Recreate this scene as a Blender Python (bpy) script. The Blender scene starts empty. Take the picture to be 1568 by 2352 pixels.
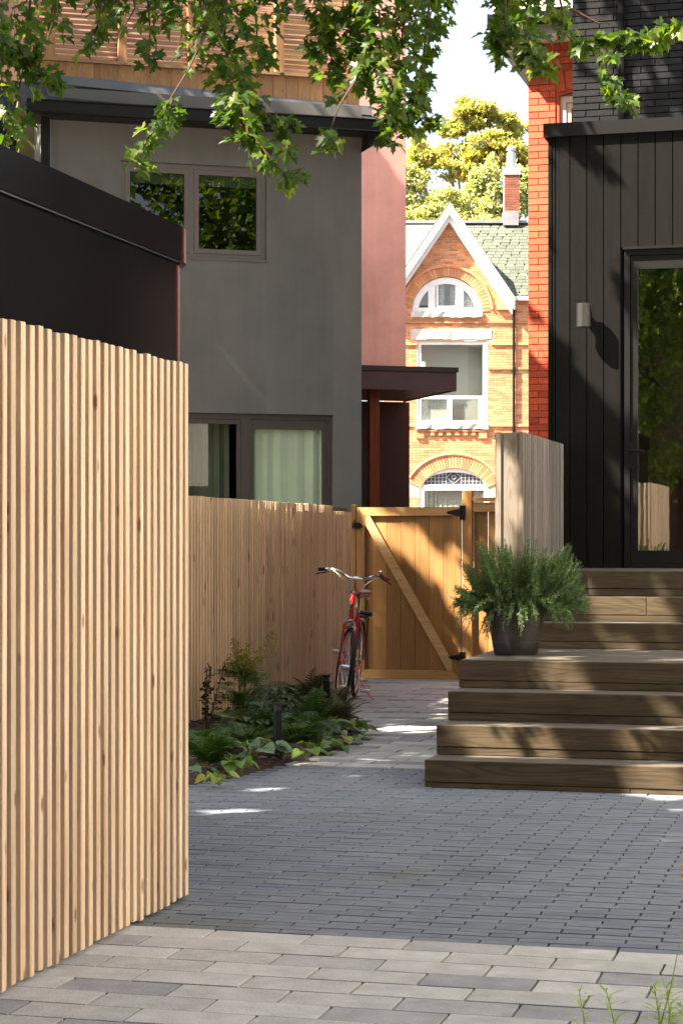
import bpy, bmesh, math, random
import numpy as np
from mathutils import Vector, Matrix
random.seed(7); rng = np.random.default_rng(7)
scene = bpy.context.scene
col = scene.collection
R = math.radians
# ------------------------------------------------------------------ camera, sky, sun, exposure
EYE, FPX, CX, HY = 1.45, 4600.0, 784.0, 1240.0      # measured in the photograph (1568 px wide)
cam_d = bpy.data.cameras.new('camera'); cam = bpy.data.objects.new('camera', cam_d); col.objects.link(cam)
cam.location = (0, 0, EYE); cam.rotation_euler = (R(90), 0, 0)
cam_d.sensor_width = 36; cam_d.lens = FPX / 2352 * 36; cam_d.shift_y = (HY - 1176) / 2352
cam_d.clip_start = .05; cam_d.clip_end = 3000
scene.camera = cam
SUN_TO = Vector((-.2007, -.0811, .235)).normalized()    # towards the sun
world = bpy.data.worlds.new('World'); scene.world = world; world.use_nodes = True
wn = world.node_tree; bg = wn.nodes['Background']
sky = wn.nodes.new('ShaderNodeTexSky'); sky.sky_type = 'NISHITA'; sky.sun_disc = False
sky.sun_elevation = math.asin(SUN_TO.z); sky.sun_rotation = math.atan2(SUN_TO.x, SUN_TO.y) % (2 * math.pi)
sky.air_density = 1.0; sky.dust_density = 6.0; sky.ozone_density = .4
veil = wn.nodes.new('ShaderNodeMix'); veil.data_type = 'RGBA'; veil.inputs[0].default_value = .5   # thin high cloud over the whole sky
veil.inputs[7].default_value = (2.6, 2.85, 3.3, 1)
wn.links.new(sky.outputs[0], veil.inputs[6]); wn.links.new(veil.outputs[2], bg.inputs[0]); bg.inputs[1].default_value = .065
sl = bpy.data.lights.new('sun', 'SUN'); sun = bpy.data.objects.new('sun', sl); col.objects.link(sun)
sl.energy = 5.0; sl.angle = R(.5); sl.color = (1, .87, .70)
sun.rotation_euler = SUN_TO.to_track_quat('Z', 'Y').to_euler(); sun.location = (-20, -10, 30)
scene.view_settings.view_transform = 'Standard'; scene.view_settings.look = 'None'
scene.view_settings.exposure = 2.85; scene.view_settings.gamma = 1
scene.render.engine = 'CYCLES'
scene.cycles.max_bounces = 8; scene.cycles.transparent_max_bounces = 12

# ------------------------------------------------------------------ materials
def newmat(name):
    m = bpy.data.materials.new(name); m.use_nodes = True
    nt = m.node_tree; b = nt.nodes['Principled BSDF']
    return m, nt, b
def N(nt, t, **kw):
    n = nt.nodes.new(t)
    for k, v in kw.items():
        if isinstance(k, str) and hasattr(n, k): setattr(n, k, v)
    return n
def rnd_value(nt):
    """one random number for each piece (separate object or loose island)"""
    oi = N(nt, 'ShaderNodeObjectInfo'); ge = N(nt, 'ShaderNodeNewGeometry')
    a = N(nt, 'ShaderNodeMath', operation='MULTIPLY_ADD'); a.inputs[1].default_value = 7.31
    nt.links.new(ge.outputs['Random Per Island'], a.inputs[0]); nt.links.new(oi.outputs['Random'], a.inputs[2])
    f = N(nt, 'ShaderNodeMath', operation='FRACT'); nt.links.new(a.outputs[0], f.inputs[0])
    return f.outputs[0]
def coords(nt, scale, rnd=None, k=40.0):
    tc = N(nt, 'ShaderNodeTexCoord'); src = tc.outputs['Object']
    if rnd is not None:
        mu = N(nt, 'ShaderNodeVectorMath', operation='MULTIPLY_ADD')
        cb = N(nt, 'ShaderNodeCombineXYZ')
        for i in range(3): nt.links.new(rnd, cb.inputs[i])
        nt.links.new(cb.outputs[0], mu.inputs[0]); mu.inputs[1].default_value = (k, k * .73, k * 1.31)
        nt.links.new(src, mu.inputs[2]); src = mu.outputs[0]
    mp = N(nt, 'ShaderNodeMapping'); mp.inputs['Scale'].default_value = scale
    nt.links.new(src, mp.inputs[0])
    return mp.outputs[0]
def noise(nt, vec, scale=1, detail=4, rough=.55, dist=0):
    n = N(nt, 'ShaderNodeTexNoise'); n.inputs['Scale'].default_value = scale; n.inputs['Detail'].default_value = detail
    n.inputs['Roughness'].default_value = rough; n.inputs['Distortion'].default_value = dist
    nt.links.new(vec, n.inputs['Vector']); return n.outputs['Fac']
def ramp(nt, fac, stops):
    r = N(nt, 'ShaderNodeValToRGB'); e = r.color_ramp.elements
    while len(e) < len(stops): e.new(.5)
    for i, (p, c) in enumerate(stops):
        e[i].position = p; e[i].color = (*c, 1) if len(c) == 3 else c
    nt.links.new(fac, r.inputs[0]); return r.outputs[0]
def mixc(nt, a, b, fac, mode='MIX'):
    m = N(nt, 'ShaderNodeMix'); m.data_type = 'RGBA'; m.blend_type = mode
    if isinstance(fac, (int, float)): m.inputs[0].default_value = fac
    else: nt.links.new(fac, m.inputs[0])
    for i, s in ((6, a), (7, b)):
        if isinstance(s, tuple): m.inputs[i].default_value = (*s, 1)
        else: nt.links.new(s, m.inputs[i])
    return m.outputs[2]
def bump(nt, b, h, strength=.3, dist=.01):
    bp = N(nt, 'ShaderNodeBump'); bp.inputs['Strength'].default_value = strength; bp.inputs['Distance'].default_value = dist
    nt.links.new(h, bp.inputs['Height']); nt.links.new(bp.outputs[0], b.inputs['Normal'])
def tone(nt, c, rnd, var):
    mr = N(nt, 'ShaderNodeMapRange'); mr.inputs[3].default_value = 1 - var; mr.inputs[4].default_value = 1 + var
    nt.links.new(rnd, mr.inputs[0])
    cb = N(nt, 'ShaderNodeCombineColor')
    for i in range(3): nt.links.new(mr.outputs[0], cb.inputs[i])
    return mixc(nt, c, cb.outputs[0], 1.0, 'MULTIPLY')
def wood(name, c1, c2, axis='Z', knot=(.12, .05, .02), knots=.5, var=.14, rough=.6, rings=0, spec=.3, weather=None, kscale=(13, 2.8)):
    m, nt, b = newmat(name); rv = rnd_value(nt)
    ax = 'XYZ'.index(axis)
    s = [22, 22, 22]; s[ax] = 1.3
    v = coords(nt, s, rv)
    g = noise(nt, v, 1, 6, .6, .6)
    c = ramp(nt, g, [(.3, c1), (.7, c2)])
    s2 = [90, 90, 90]; s2[ax] = 3
    fine = noise(nt, coords(nt, s2, rv), 1, 3)
    c = mixc(nt, c, ramp(nt, fine, [(.35, (.72, .72, .72)), (.65, (1.08, 1.08, 1.08))]), .55, 'MULTIPLY')
    if rings:
        w = N(nt, 'ShaderNodeTexNoise'); s4 = [7, 7, 7]; s4[ax] = .8
        w.inputs['Detail'].default_value = 1.0; w.inputs['Scale'].default_value = 1
        nt.links.new(coords(nt, s4, rv), w.inputs['Vector'])
        mm = N(nt, 'ShaderNodeMath', operation='MULTIPLY'); mm.inputs[1].default_value = 95; nt.links.new(w.outputs['Fac'], mm.inputs[0])
        sn = N(nt, 'ShaderNodeMath', operation='SINE'); nt.links.new(mm.outputs[0], sn.inputs[0])
        c = mixc(nt, c, ramp(nt, sn.outputs[0], [(.0, (1, 1, 1)), (1, (.45, .42, .4))]), rings, 'MULTIPLY')
    if knots:
        s3 = [kscale[0]] * 3; s3[ax] = kscale[1]
        vo = N(nt, 'ShaderNodeTexVoronoi'); vo.inputs['Scale'].default_value = 1
        nt.links.new(coords(nt, s3, rv), vo.inputs['Vector'])
        k = ramp(nt, vo.outputs['Distance'], [(.08, (1, 1, 1)), (.17, (0, 0, 0))])
        kk = N(nt, 'ShaderNodeMath', operation='MULTIPLY'); kk.inputs[1].default_value = knots; nt.links.new(k, kk.inputs[0])
        c = mixc(nt, c, knot, kk.outputs[0])
    if weather:
        wv = noise(nt, coords(nt, (2.2, 2.2, 2.2), rv), 1, 5)
        c = mixc(nt, c, weather, ramp(nt, wv, [(.45, (0, 0, 0)), (.75, (.8, .8, .8))]))
    c = tone(nt, c, rv, var)
    nt.links.new(c, b.inputs['Base Color']); b.inputs['Roughness'].default_value = rough
    b.inputs['Specular IOR Level'].default_value = spec
    bump(nt, b, fine, .25, .004)
    return m
def plain(name, c, rough=.5, metal=0, var=0, nscale=0, namp=.15, bstr=0, bscale=200, spec=.5, c2=None, streak=0):
    m, nt, b = newmat(name)
    rv = rnd_value(nt)
    src = None
    if nscale:
        n = noise(nt, coords(nt, (nscale,) * 3, rv), 1, 5)
        lo = tuple(x * (1 - namp) for x in c); hi = c2 or tuple(x * (1 + namp) for x in c)
        src = ramp(nt, n, [(.3, lo), (.7, hi)])
    if streak:
        sn = noise(nt, coords(nt, (5, 5, .35)), 1, 5, .65); pn = noise(nt, coords(nt, (.9, .9, .9)), 1, 6, .7)
        src = mixc(nt, src, ramp(nt, sn, [(.35, (1 - streak,) * 3), (.65, (1 + streak * .6,) * 3)]), 1, 'MULTIPLY')
        src = mixc(nt, src, ramp(nt, pn, [(.35, (1 - streak * 1.3,) * 3), (.65, (1 + streak,) * 3)]), 1, 'MULTIPLY')
    if var:
        src = tone(nt, src if src is not None else c, rv, var)
    if src is not None: nt.links.new(src, b.inputs['Base Color'])
    else: b.inputs['Base Color'].default_value = (*c, 1)
    b.inputs['Roughness'].default_value = rough; b.inputs['Metallic'].default_value = metal
    b.inputs['Specular IOR Level'].default_value = spec
    if bstr: bump(nt, b, noise(nt, coords(nt, (bscale,) * 3), 1, 3), bstr, .004)
    return m
def paver_mat(name, cols, speck=.35, rough=.75, moss=0):
    m, nt, b = newmat(name); rv = rnd_value(nt)
    base = ramp(nt, rv, cols)
    n = noise(nt, coords(nt, (170,) * 3, rv), 1, 3, .7)
    c = mixc(nt, base, ramp(nt, n, [(.3, (1 - speck,) * 3), (.7, (1 + speck,) * 3)]), .7, 'MULTIPLY')
    n2 = noise(nt, coords(nt, (9,) * 3, rv), 1, 4)
    c = mixc(nt, c, ramp(nt, n2, [(.3, (.75,) * 3), (.7, (1.15,) * 3)]), .7, 'MULTIPLY')
    if moss:
        geo = N(nt, 'ShaderNodeNewGeometry')
        mp = N(nt, 'ShaderNodeMapping'); mp.inputs['Scale'].default_value = (.9, .9, .9); nt.links.new(geo.outputs['Position'], mp.inputs[0])
        mo = noise(nt, mp.outputs[0], 1, 4)
        c = mixc(nt, c, (.07, .075, .03), ramp(nt, mo, [(.58, (0, 0, 0)), (.75, (moss,) * 3)]))
    nt.links.new(c, b.inputs['Base Color']); b.inputs['Roughness'].default_value = rough
    b.inputs['Specular IOR Level'].default_value = .35
    bump(nt, b, n, .5, .003)
    return m
def leaf_mat(name, cols, rough=.42, trans=.35, spec=.45, veins=None, nscale=.6):
    m, nt, b = newmat(name); rv = rnd_value(nt)
    c = ramp(nt, rv, cols)
    nt.links.new(c, b.inputs['Base Color']); b.inputs['Roughness'].default_value = rough
    b.inputs['Specular IOR Level'].default_value = spec
    tr = N(nt, 'ShaderNodeBsdfTranslucent')
    c2 = mixc(nt, c, (1.5, 1.6, .35), 1, 'MULTIPLY'); nt.links.new(c2, tr.inputs[0])
    mx = N(nt, 'ShaderNodeMixShader'); mx.inputs[0].default_value = trans
    nt.links.new(b.outputs[0], mx.inputs[1]); nt.links.new(tr.outputs[0], mx.inputs[2])
    nt.links.new(mx.outputs[0], nt.nodes['Material Output'].inputs[0])
    return m
def glass_mat(name, tint=(.8, .85, .8), boost=0.0):
    m, nt, b = newmat(name); nt.nodes.remove(b)
    t = N(nt, 'ShaderNodeBsdfTransparent'); t.inputs[0].default_value = (*tint, 1)
    g = N(nt, 'ShaderNodeBsdfGlossy'); g.inputs['Roughness'].default_value = .005
    f = N(nt, 'ShaderNodeFresnel'); f.inputs[0].default_value = 1.6
    ad = N(nt, 'ShaderNodeMath', operation='ADD'); ad.inputs[1].default_value = boost; nt.links.new(f.outputs[0], ad.inputs[0])
    ge = N(nt, 'ShaderNodeNewGeometry'); fr = N(nt, 'ShaderNodeMath', operation='SUBTRACT'); fr.inputs[0].default_value = 1; nt.links.new(ge.outputs['Backfacing'], fr.inputs[1])
    am = N(nt, 'ShaderNodeMath', operation='MULTIPLY'); nt.links.new(ad.outputs[0], am.inputs[0]); nt.links.new(fr.outputs[0], am.inputs[1]); ad = am
    nz = noise(nt, coords(nt, (2.5,) * 3), 1, 2)
    bp = N(nt, 'ShaderNodeBump'); bp.inputs['Strength'].default_value = .05; bp.inputs['Distance'].default_value = .02
    bp.inputs['Strength'].default_value = .006; nt.links.new(nz, bp.inputs['Height']); nt.links.new(bp.outputs[0], g.inputs['Normal'])
    mx = N(nt, 'ShaderNodeMixShader'); nt.links.new(ad.outputs[0], mx.inputs[0])
    nt.links.new(t.outputs[0], mx.inputs[1]); nt.links.new(g.outputs[0], mx.inputs[2])
    nt.links.new(mx.outputs[0], nt.nodes['Material Output'].inputs[0])
    return m
M = {}
M['pale_wood'] = wood('pale larch', (.65, .45, .275), (.86, .69, .50), knot=(.22, .10, .04), knots=.85, var=.14, kscale=(13, 4.6))
M['fence_wood'] = wood('oiled larch', (.42, .295, .18), (.59, .44, .285), knot=(.13, .05, .025), knots=.8, var=.16)
M['cedar_z'] = wood('gate cedar upright', (.30, .145, .045), (.40, .205, .07), knot=(.14, .055, .02), knots=.6, var=.2, weather=(.25, .125, .045))
M['cedar_x'] = wood('gate cedar level', (.40, .21, .075), (.52, .30, .12), 'X', knot=(.16, .06, .02), knots=.6, var=.12)
M['deck_z'] = wood('deck cedar upright', (.40, .20, .09), (.52, .29, .14), knot=(.14, .05, .02), knots=.5, var=.16)
M['deck_x'] = wood('deck cedar level', (.36, .21, .11), (.50, .31, .17), 'X', knot=(.12, .05, .02), knots=.4, var=.2)
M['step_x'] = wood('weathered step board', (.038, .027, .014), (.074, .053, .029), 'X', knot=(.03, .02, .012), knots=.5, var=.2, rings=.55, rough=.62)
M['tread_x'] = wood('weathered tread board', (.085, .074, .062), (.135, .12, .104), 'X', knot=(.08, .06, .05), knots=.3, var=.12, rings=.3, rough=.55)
M['grey_z'] = wood('silvered wood upright', (.14, .112, .088), (.22, .185, .15), knot=(.09, .06, .04), knots=.4, var=.12, rings=.35)
M['grey_slat'] = wood('silvered slat', (.13, .118, .11), (.23, .21, .197), knots=0, var=.35)
M['backing'] = plain('dark backing board', (.05, .035, .02), .8)
M['paver_small'] = paver_mat('slate blue paver', [(0, (.118, .14, .178)), (.4, (.148, .172, .21)), (.75, (.162, .182, .215)), (1, (.136, .157, .19))], .22, .62, .55)
M['paver_large'] = paver_mat('granite paver', [(0, (.27, .275, .30)), (.12, (.28, .285, .305)), (.18, (.40, .40, .395)), (.6, (.47, .47, .465)), (1, (.38, .375, .37))], .32, .8)
M['joint'] = plain('paver joint sand', (.022, .02, .015), .95, nscale=5, namp=.4, c2=(.032, .042, .012))
M['ground'] = plain('garden soil', (.06, .05, .04), .95, nscale=2, namp=.3)
M['mulch'] = plain('bark mulch', (.028, .015, .010), .9, nscale=30, namp=.5, bstr=.8, bscale=60)
M['chip'] = plain('bark chip', (.055, .027, .018), .85, var=.6)
M['grey_stucco'] = plain('grey stucco', (.172, .169, .163), .9, nscale=1.1, namp=.10, bstr=.9, bscale=150, streak=.06)
M['pink_stucco'] = plain('pink stucco', (.74, .37, .315), .9, nscale=1.5, namp=.14, bstr=1.0, bscale=130, streak=.07)
M['olive_stucco'] = plain('olive stucco', (.20, .19, .10), .9, nscale=3, bstr=.6)
M['maroon'] = plain('maroon render', (.060, .021, .019), .8, nscale=2)
M['maroon_metal'] = plain('maroon metal', (.088, .044, .056), .5, nscale=4, namp=.1)
M['maroon_dark'] = plain('maroon trim', (.022, .012, .014), .4)
M['post_red'] = wood('stained post', (.22, .05, .015), (.30, .075, .025), knots=0, var=.05)
M['soffit_x'] = wood('soffit plank', (.24, .09, .05), (.33, .13, .075), 'X', knots=0, var=.12)
M['black_board'] = plain('black cladding paint', (.0065, .0064, .0062), .45, var=.14, nscale=3, namp=.15, bstr=.5, bscale=260, spec=.05)
M['black_metal'] = plain('black metal', (.010, .0102, .011), .35, nscale=2, namp=.15, spec=.2)
M['shed_metal'] = plain('black shed steel', (.004, .0042, .005), .22, nscale=1.3, namp=.3, bstr=.05, bscale=14, spec=.06)
M['shed_trim'] = plain('shed drip edge', (.12, .14, .17), .22, metal=.8)
M['black_paint_brick'] = plain('black painted brick', (.0075, .008, .0095), .5, var=.2, nscale=14, namp=.3, bstr=.8, bscale=50, spec=.2)
M['black_mortar'] = plain('black painted mortar', (.006, .0065, .008), .8, spec=.1)
M['red_brick'] = plain('orange red painted brick', (.50, .075, .028), .75, var=.24, nscale=16, namp=.18, bstr=.9, bscale=60)
M['red_mortar'] = plain('red painted mortar', (.46, .068, .026), .85, nscale=12, namp=.2)
M['old_brick'] = plain('old orange brick', (.60, .26, .12), .85, var=.28, nscale=12, namp=.22, bstr=.6, bscale=60)
M['old_mortar'] = plain('old lime mortar', (.60, .46, .32), .95, nscale=8)
M['chimney_brick'] = plain('red chimney brick', (.20, .062, .034), .85, var=.25, nscale=12, namp=.2)
M['stone'] = plain('pale limestone', (.58, .52, .47), .9, nscale=6, namp=.15, bstr=1.0, bscale=22)
M['white_paint'] = plain('white paint', (.78, .77, .75), .55, nscale=5, namp=.07)
M['shingle'] = plain('green grey shingle', (.078, .090, .070), .9, var=.22, nscale=30, namp=.12)
M['sunlit_shingle'] = plain('sunlit grey shingle', (.42, .41, .39), .9, var=.1, nscale=20)  # full-sun brightness of these roof planes put into the shingle colour
M['lead'] = plain('lead flashing', (.28, .28, .29), .5, metal=.4, nscale=4)
M['roof_dark'] = plain('dark roof membrane', (.026, .026, .032), .55, nscale=4, namp=.25)
M['gutter'] = plain('dark brown gutter', (.007, .0065, .0075), .4, nscale=3, spec=.2)
M['flash'] = plain('grey flashing', (.15, .155, .165), .42, metal=.35, nscale=3)
M['win_frame'] = plain('taupe window frame', (.145, .122, .110), .5, nscale=5, namp=.06)
M['win_dark'] = plain('brown window frame', (.068, .058, .052), .5, nscale=5, namp=.06)
M['curtain'] = plain('pale green curtain', (.80, .88, .77), .9, nscale=3, namp=.06)
M['curtain_dark'] = plain('grey green curtain', (.55, .58, .48), .9, nscale=3, namp=.1)
M['lace'] = plain('lace curtain', (.62, .61, .57), .9, nscale=22, namp=.35)
M['room'] = plain('room wall', (.30, .29, .22), .9)
M['room_dark'] = plain('dim room', (.10, .10, .085), .9)
M['counter'] = plain('dark counter', (.03, .03, .03), .4)
M['glass'] = glass_mat('window glass', (.62, .70, .62), .04)
M['glass_door'] = glass_mat('door glass', (.66, .74, .60), .4)
M['glass_clear'] = glass_mat('clear window glass', (.9, .93, .88), .0)
M['screen'] = glass_mat('insect screen', (.58, .58, .58), -.03)
M['glass_old'] = glass_mat('old house glass', (.85, .88, .86), .12)
M['stain_dark'] = plain('leaded glass', (.10, .11, .14), .15, var=.7)
M['leadline'] = plain('lead came', (.50, .50, .50), .5)
M['lamp_grey'] = plain('grey lamp metal', (.022, .0215, .021), .45, metal=.3)
M['pot'] = plain('black plastic pot', (.014, .014, .015), .42, nscale=12, namp=.5, c2=(.035, .03, .028), bstr=.4, bscale=40)
M['soil'] = plain('potting soil', (.03, .02, .014), .95)
M['bark'] = plain('maple bark', (.07, .05, .036), .9, nscale=20, namp=.4, bstr=.8, bscale=30)
M['twig'] = plain('twig bark', (.075, .04, .025), .8)
M['maple'] = leaf_mat('maple leaf', [(0, (.034, .072, .014)), (.35, (.052, .102, .018)), (.7, (.085, .14, .024)), (.92, (.14, .19, .03)), (1, (.16, .175, .03))], .4, .54, .4)
M['sunlit_maple'] = leaf_mat('sunlit maple leaf', [(0, (.09, .15, .02)), (.6, (.14, .21, .03)), (1, (.22, .26, .04))], .4, .55, .4)  # maple leaf lightened so its reflection in the door looks sunlit
M['autumn'] = leaf_mat('autumn leaf', [(0, (.22, .27, .10)), (.45, (.36, .39, .16)), (.78, (.50, .44, .15)), (.93, (.56, .32, .13)), (1, (.48, .20, .09))], .6, .45, .2)  # leaf tones lightened to give the far tree a hazy look
M['hedge_leaf'] = leaf_mat('yellow green leaf', [(0, (.24, .28, .12)), (.5, (.42, .43, .22)), (1, (.58, .55, .34))], .6, .4, .2)  # paled as well, distance haze put into the leaf colour
M['fern'] = leaf_mat('fern', [(0, (.022, .055, .013)), (.6, (.042, .090, .018)), (1, (.065, .115, .024))], .5, .3, .3)
M['fern_grey'] = leaf_mat('bronze fern', [(0, (.06, .06, .03)), (1, (.085, .09, .05))], .5, .3, .3)
M['brunnera'] = leaf_mat('silver green leaf', [(0, (.085, .15, .085)), (1, (.14, .21, .135))], .5, .2, .4)
M['dark_leaf'] = leaf_mat('dark green leaf', [(0, (.025, .055, .022)), (1, (.05, .095, .04))], .4, .25, .5)
M['lime_leaf'] = leaf_mat('light green leaf', [(0, (.07, .14, .025)), (.7, (.12, .20, .035)), (1, (.22, .24, .04))], .4, .3, .5)
M['yellow_leaf'] = leaf_mat('yellow green ginger leaf', [(0, (.13, .19, .03)), (1, (.26, .28, .05))], .4, .35, .45)
M['plume'] = leaf_mat('seed plume', [(0, (.16, .14, .03)), (1, (.24, .20, .05))], .8, .3, .1)
M['brown_leaf'] = leaf_mat('withered leaf', [(0, (.022, .014, .010)), (1, (.045, .026, .017))], .7, .2, .2)
M['stem'] = plain('green stem', (.10, .14, .03), .6)
M['rosemary'] = leaf_mat('rosemary needle', [(0, (.045, .105, .036)), (.5, (.070, .155, .046)), (1, (.13, .22, .058))], .45, .2, .45)
M['weed'] = leaf_mat('weed', [(0, (.32, .44, .10)), (1, (.46, .55, .17))], .5, .4, .3)
M['petal'] = leaf_mat('pink petal', [(0, (.6, .30, .26)), (1, (.7, .42, .36))], .6, .4, .2)
M['bike_red'] = plain('red bicycle enamel', (.55, .008, .02), .22, spec=.6)
M['chrome'] = plain('chrome', (.72, .71, .69), .16, metal=1)
M['tyre'] = plain('tyre rubber', (.018, .018, .018), .7)
M['rubber'] = plain('black rubber', (.015, .015, .015), .55)
M['red_grip'] = plain('red grip', (.42, .02, .02), .5)
M['leather'] = plain('brown saddle leather', (.12, .035, .015), .35, nscale=20, namp=.3)
M['cable'] = plain('cream cable', (.45, .40, .30), .5)
M['badge'] = plain('dark badge', (.04, .04, .04), .4)
M['silver'] = plain('badge edge', (.6, .6, .58), .3, metal=.6)

# ------------------------------------------------------------------ helpers
def tag(o, label=None, cat=None, group=None, kind=None):
    if label: o['label'] = label
    if cat: o['category'] = cat
    if group: o['group'] = group
    if kind: o['kind'] = kind
    return o
def empty(name, loc=(0, 0, 0), rz=0, label=None, cat=None, group=None, kind=None):
    o = bpy.data.objects.new(name, None); col.objects.link(o)
    o.location = loc; o.rotation_euler = (0, 0, rz); o.empty_display_size = .1
    return tag(o, label, cat, group, kind)
def obj(name, me, parent=None, loc=(0, 0, 0), rot=(0, 0, 0), scale=(1, 1, 1)):
    o = bpy.data.objects.new(name, me); col.objects.link(o)
    if parent is not None: o.parent = parent
    o.location = loc; o.rotation_euler = rot; o.scale = scale
    return o
class MB:
    def __init__(s): s.v = []; s.f = []; s.mi = []; s.m = 0
    def add(s, vs, fs):
        n = len(s.v); s.v += [tuple(p) for p in vs]
        for f in fs: s.f.append(tuple(i + n for i in f)); s.mi.append(s.m)
    def box(s, x0, x1, y0, y1, z0, z1):
        s.add([(x0, y0, z0), (x1, y0, z0), (x1, y1, z0), (x0, y1, z0), (x0, y0, z1), (x1, y0, z1), (x1, y1, z1), (x0, y1, z1)],
              [(0, 3, 2, 1), (4, 5, 6, 7), (0, 1, 5, 4), (1, 2, 6, 5), (2, 3, 7, 6), (3, 0, 4, 7)])
    def prism(s, pts, y0, y1):
        """outline in x,z pushed from y0 to y1"""
        n = len(pts)
        s.add([(x, y0, z) for x, z in pts] + [(x, y1, z) for x, z in pts],
              [tuple(range(n)), tuple(range(2 * n - 1, n - 1, -1))] + [(i, i + n, (i + 1) % n + n, (i + 1) % n) for i in range(n)])
    def slab(s, pts, z0, z1):
        n = len(pts)
        s.add([(x, y, z0) for x, y in pts] + [(x, y, z1) for x, y in pts],
              [tuple(range(n - 1, -1, -1)), tuple(range(n, 2 * n))] + [(i, (i + 1) % n, (i + 1) % n + n, i + n) for i in range(n)])
    def tube(s, pts, r, seg=8, cap=True):
        pts = [Vector(p) for p in pts]; n = len(pts)
        rs = [r] * n if isinstance(r, (int, float)) else list(r)
        prev = None; rings = []
        for i, p in enumerate(pts):
            t = (pts[min(i + 1, n - 1)] - pts[max(i - 1, 0)]).normalized()
            if prev is None:
                a = t.orthogonal().normalized()
            else:
                a = prev - t * prev.dot(t)
                a = a.normalized() if a.length > 1e-6 else t.orthogonal().normalized()
            prev = a; b = t.cross(a)
            rings.append([p + (a * math.cos(2 * math.pi * k / seg) + b * math.sin(2 * math.pi * k / seg)) * rs[i] for k in range(seg)])
        vs = [q for rg in rings for q in rg]; fs = []
        for i in range(n - 1):
            for k in range(seg):
                a0 = i * seg + k; a1 = i * seg + (k + 1) % seg
                fs.append((a0, a1, a1 + seg, a0 + seg))
        if cap: fs += [tuple(range(seg - 1, -1, -1)), tuple(range((n - 1) * seg, n * seg))]
        s.add(vs, fs)
    def lathe(s, prof, seg=24, c=(0, 0, 0)):
        vs = [(c[0] + r * math.cos(2 * math.pi * k / seg), c[1] + r * math.sin(2 * math.pi * k / seg), c[2] + z) for r, z in prof for k in range(seg)]
        fs = []
        for i in range(len(prof) - 1):
            for k in range(seg):
                a0 = i * seg + k; a1 = i * seg + (k + 1) % seg
                fs.append((a0, a1, a1 + seg, a0 + seg))
        s.add(vs, fs)
    def mesh(s, name, mats, smooth=False):
        me = bpy.data.meshes.new(name); me.from_pydata(s.v, [], s.f)
        for m in (mats if isinstance(mats, (list, tuple)) else [mats]): me.materials.append(m)
        if any(s.mi): me.polygons.foreach_set('material_index', s.mi)
        if smooth: me.polygons.foreach_set('use_smooth', [True] * len(s.f))
        me.update(); return me
    def build(s, name, mats, parent=None, smooth=False, **kw):
        o = obj(name, s.mesh(name, mats, smooth), parent, **kw)
        if smooth == 'auto': smooth_angle(o.data)
        return o
def smooth_angle(me, ang=35):
    bm = bmesh.new(); bm.from_mesh(me)
    for f in bm.faces: f.smooth = True
    for e in bm.edges:
        e.smooth = not (len(e.link_faces) == 2 and e.calc_face_angle(0) > R(ang)) 
    bm.to_mesh(me); bm.free()
_bb = {}
def bevbox(sx, sy, sz, mat, b=.003, org=(0, 0, 0)):
    """bevelled box centred on x,y, its foot at z = 0 (shared between alike pieces)"""
    key = (round(sx, 4), round(sy, 4), round(sz, 4), mat.name, b)
    if key in _bb: return _bb[key]
    bm = bmesh.new(); bmesh.ops.create_cube(bm, size=1)
    bmesh.ops.scale(bm, vec=(sx, sy, sz), verts=bm.verts); bmesh.ops.translate(bm, vec=(0, 0, sz / 2), verts=bm.verts)
    if b: bmesh.ops.bevel(bm, geom=bm.edges[:], offset=b, segments=1, affect='EDGES', clamp_overlap=True)
    me = bpy.data.meshes.new('piece'); bm.to_mesh(me); bm.free(); me.materials.append(mat)
    _bb[key] = me; return me
def joined(name, me, mats4, mat, parent=None):
    """many copies of a template mesh as ONE mesh; mats4: array n x 4 x 4"""
    n = len(mats4); nv = len(me.vertices); co = np.empty(nv * 3); me.vertices.foreach_get('co', co)
    co = np.c_[co.reshape(-1, 3), np.ones(nv)]
    T = np.asarray(mats4, dtype=float)
    V = np.einsum('nij,vj->nvi', T, co)[:, :, :3].reshape(-1, 3)
    nl = len(me.loops); lv = np.empty(nl, int); me.loops.foreach_get('vertex_index', lv)
    npol = len(me.polygons); ls = np.empty(npol, int); me.polygons.foreach_get('loop_start', ls)
    lt = np.empty(npol, int); me.polygons.foreach_get('loop_total', lt)
    out = bpy.data.meshes.new(name)
    out.vertices.add(n * nv); out.vertices.foreach_set('co', V.ravel())
    out.loops.add(n * nl); out.loops.foreach_set('vertex_index', (lv[None] + np.arange(n)[:, None] * nv).ravel())
    out.polygons.add(n * npol); out.polygons.foreach_set('loop_start', (ls[None] + np.arange(n)[:, None] * nl).ravel())
    out.polygons.foreach_set('use_smooth', np.zeros(n * npol, dtype=bool)); out.materials.append(mat); out.update(calc_edges=True); out.validate()
    return obj(name, out, parent)
def TRS(loc, rot=None, scale=(1, 1, 1)):
    m = Matrix.Translation(loc)
    if rot is not None: m = m @ (rot.to_4x4() if isinstance(rot, Matrix) else Matrix.Rotation(rot, 4, 'Z'))
    return m @ Matrix.Diagonal((*scale, 1))
def at(px, py, y):
    """a point seen at px, py of the photograph at distance y"""
    return Vector(((px - CX) * y / FPX, y, EYE + (HY - py) * y / FPX))
def ground_at(px, py, z=0):
    return at(px, py, (EYE - z) * FPX / (py - HY))
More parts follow.
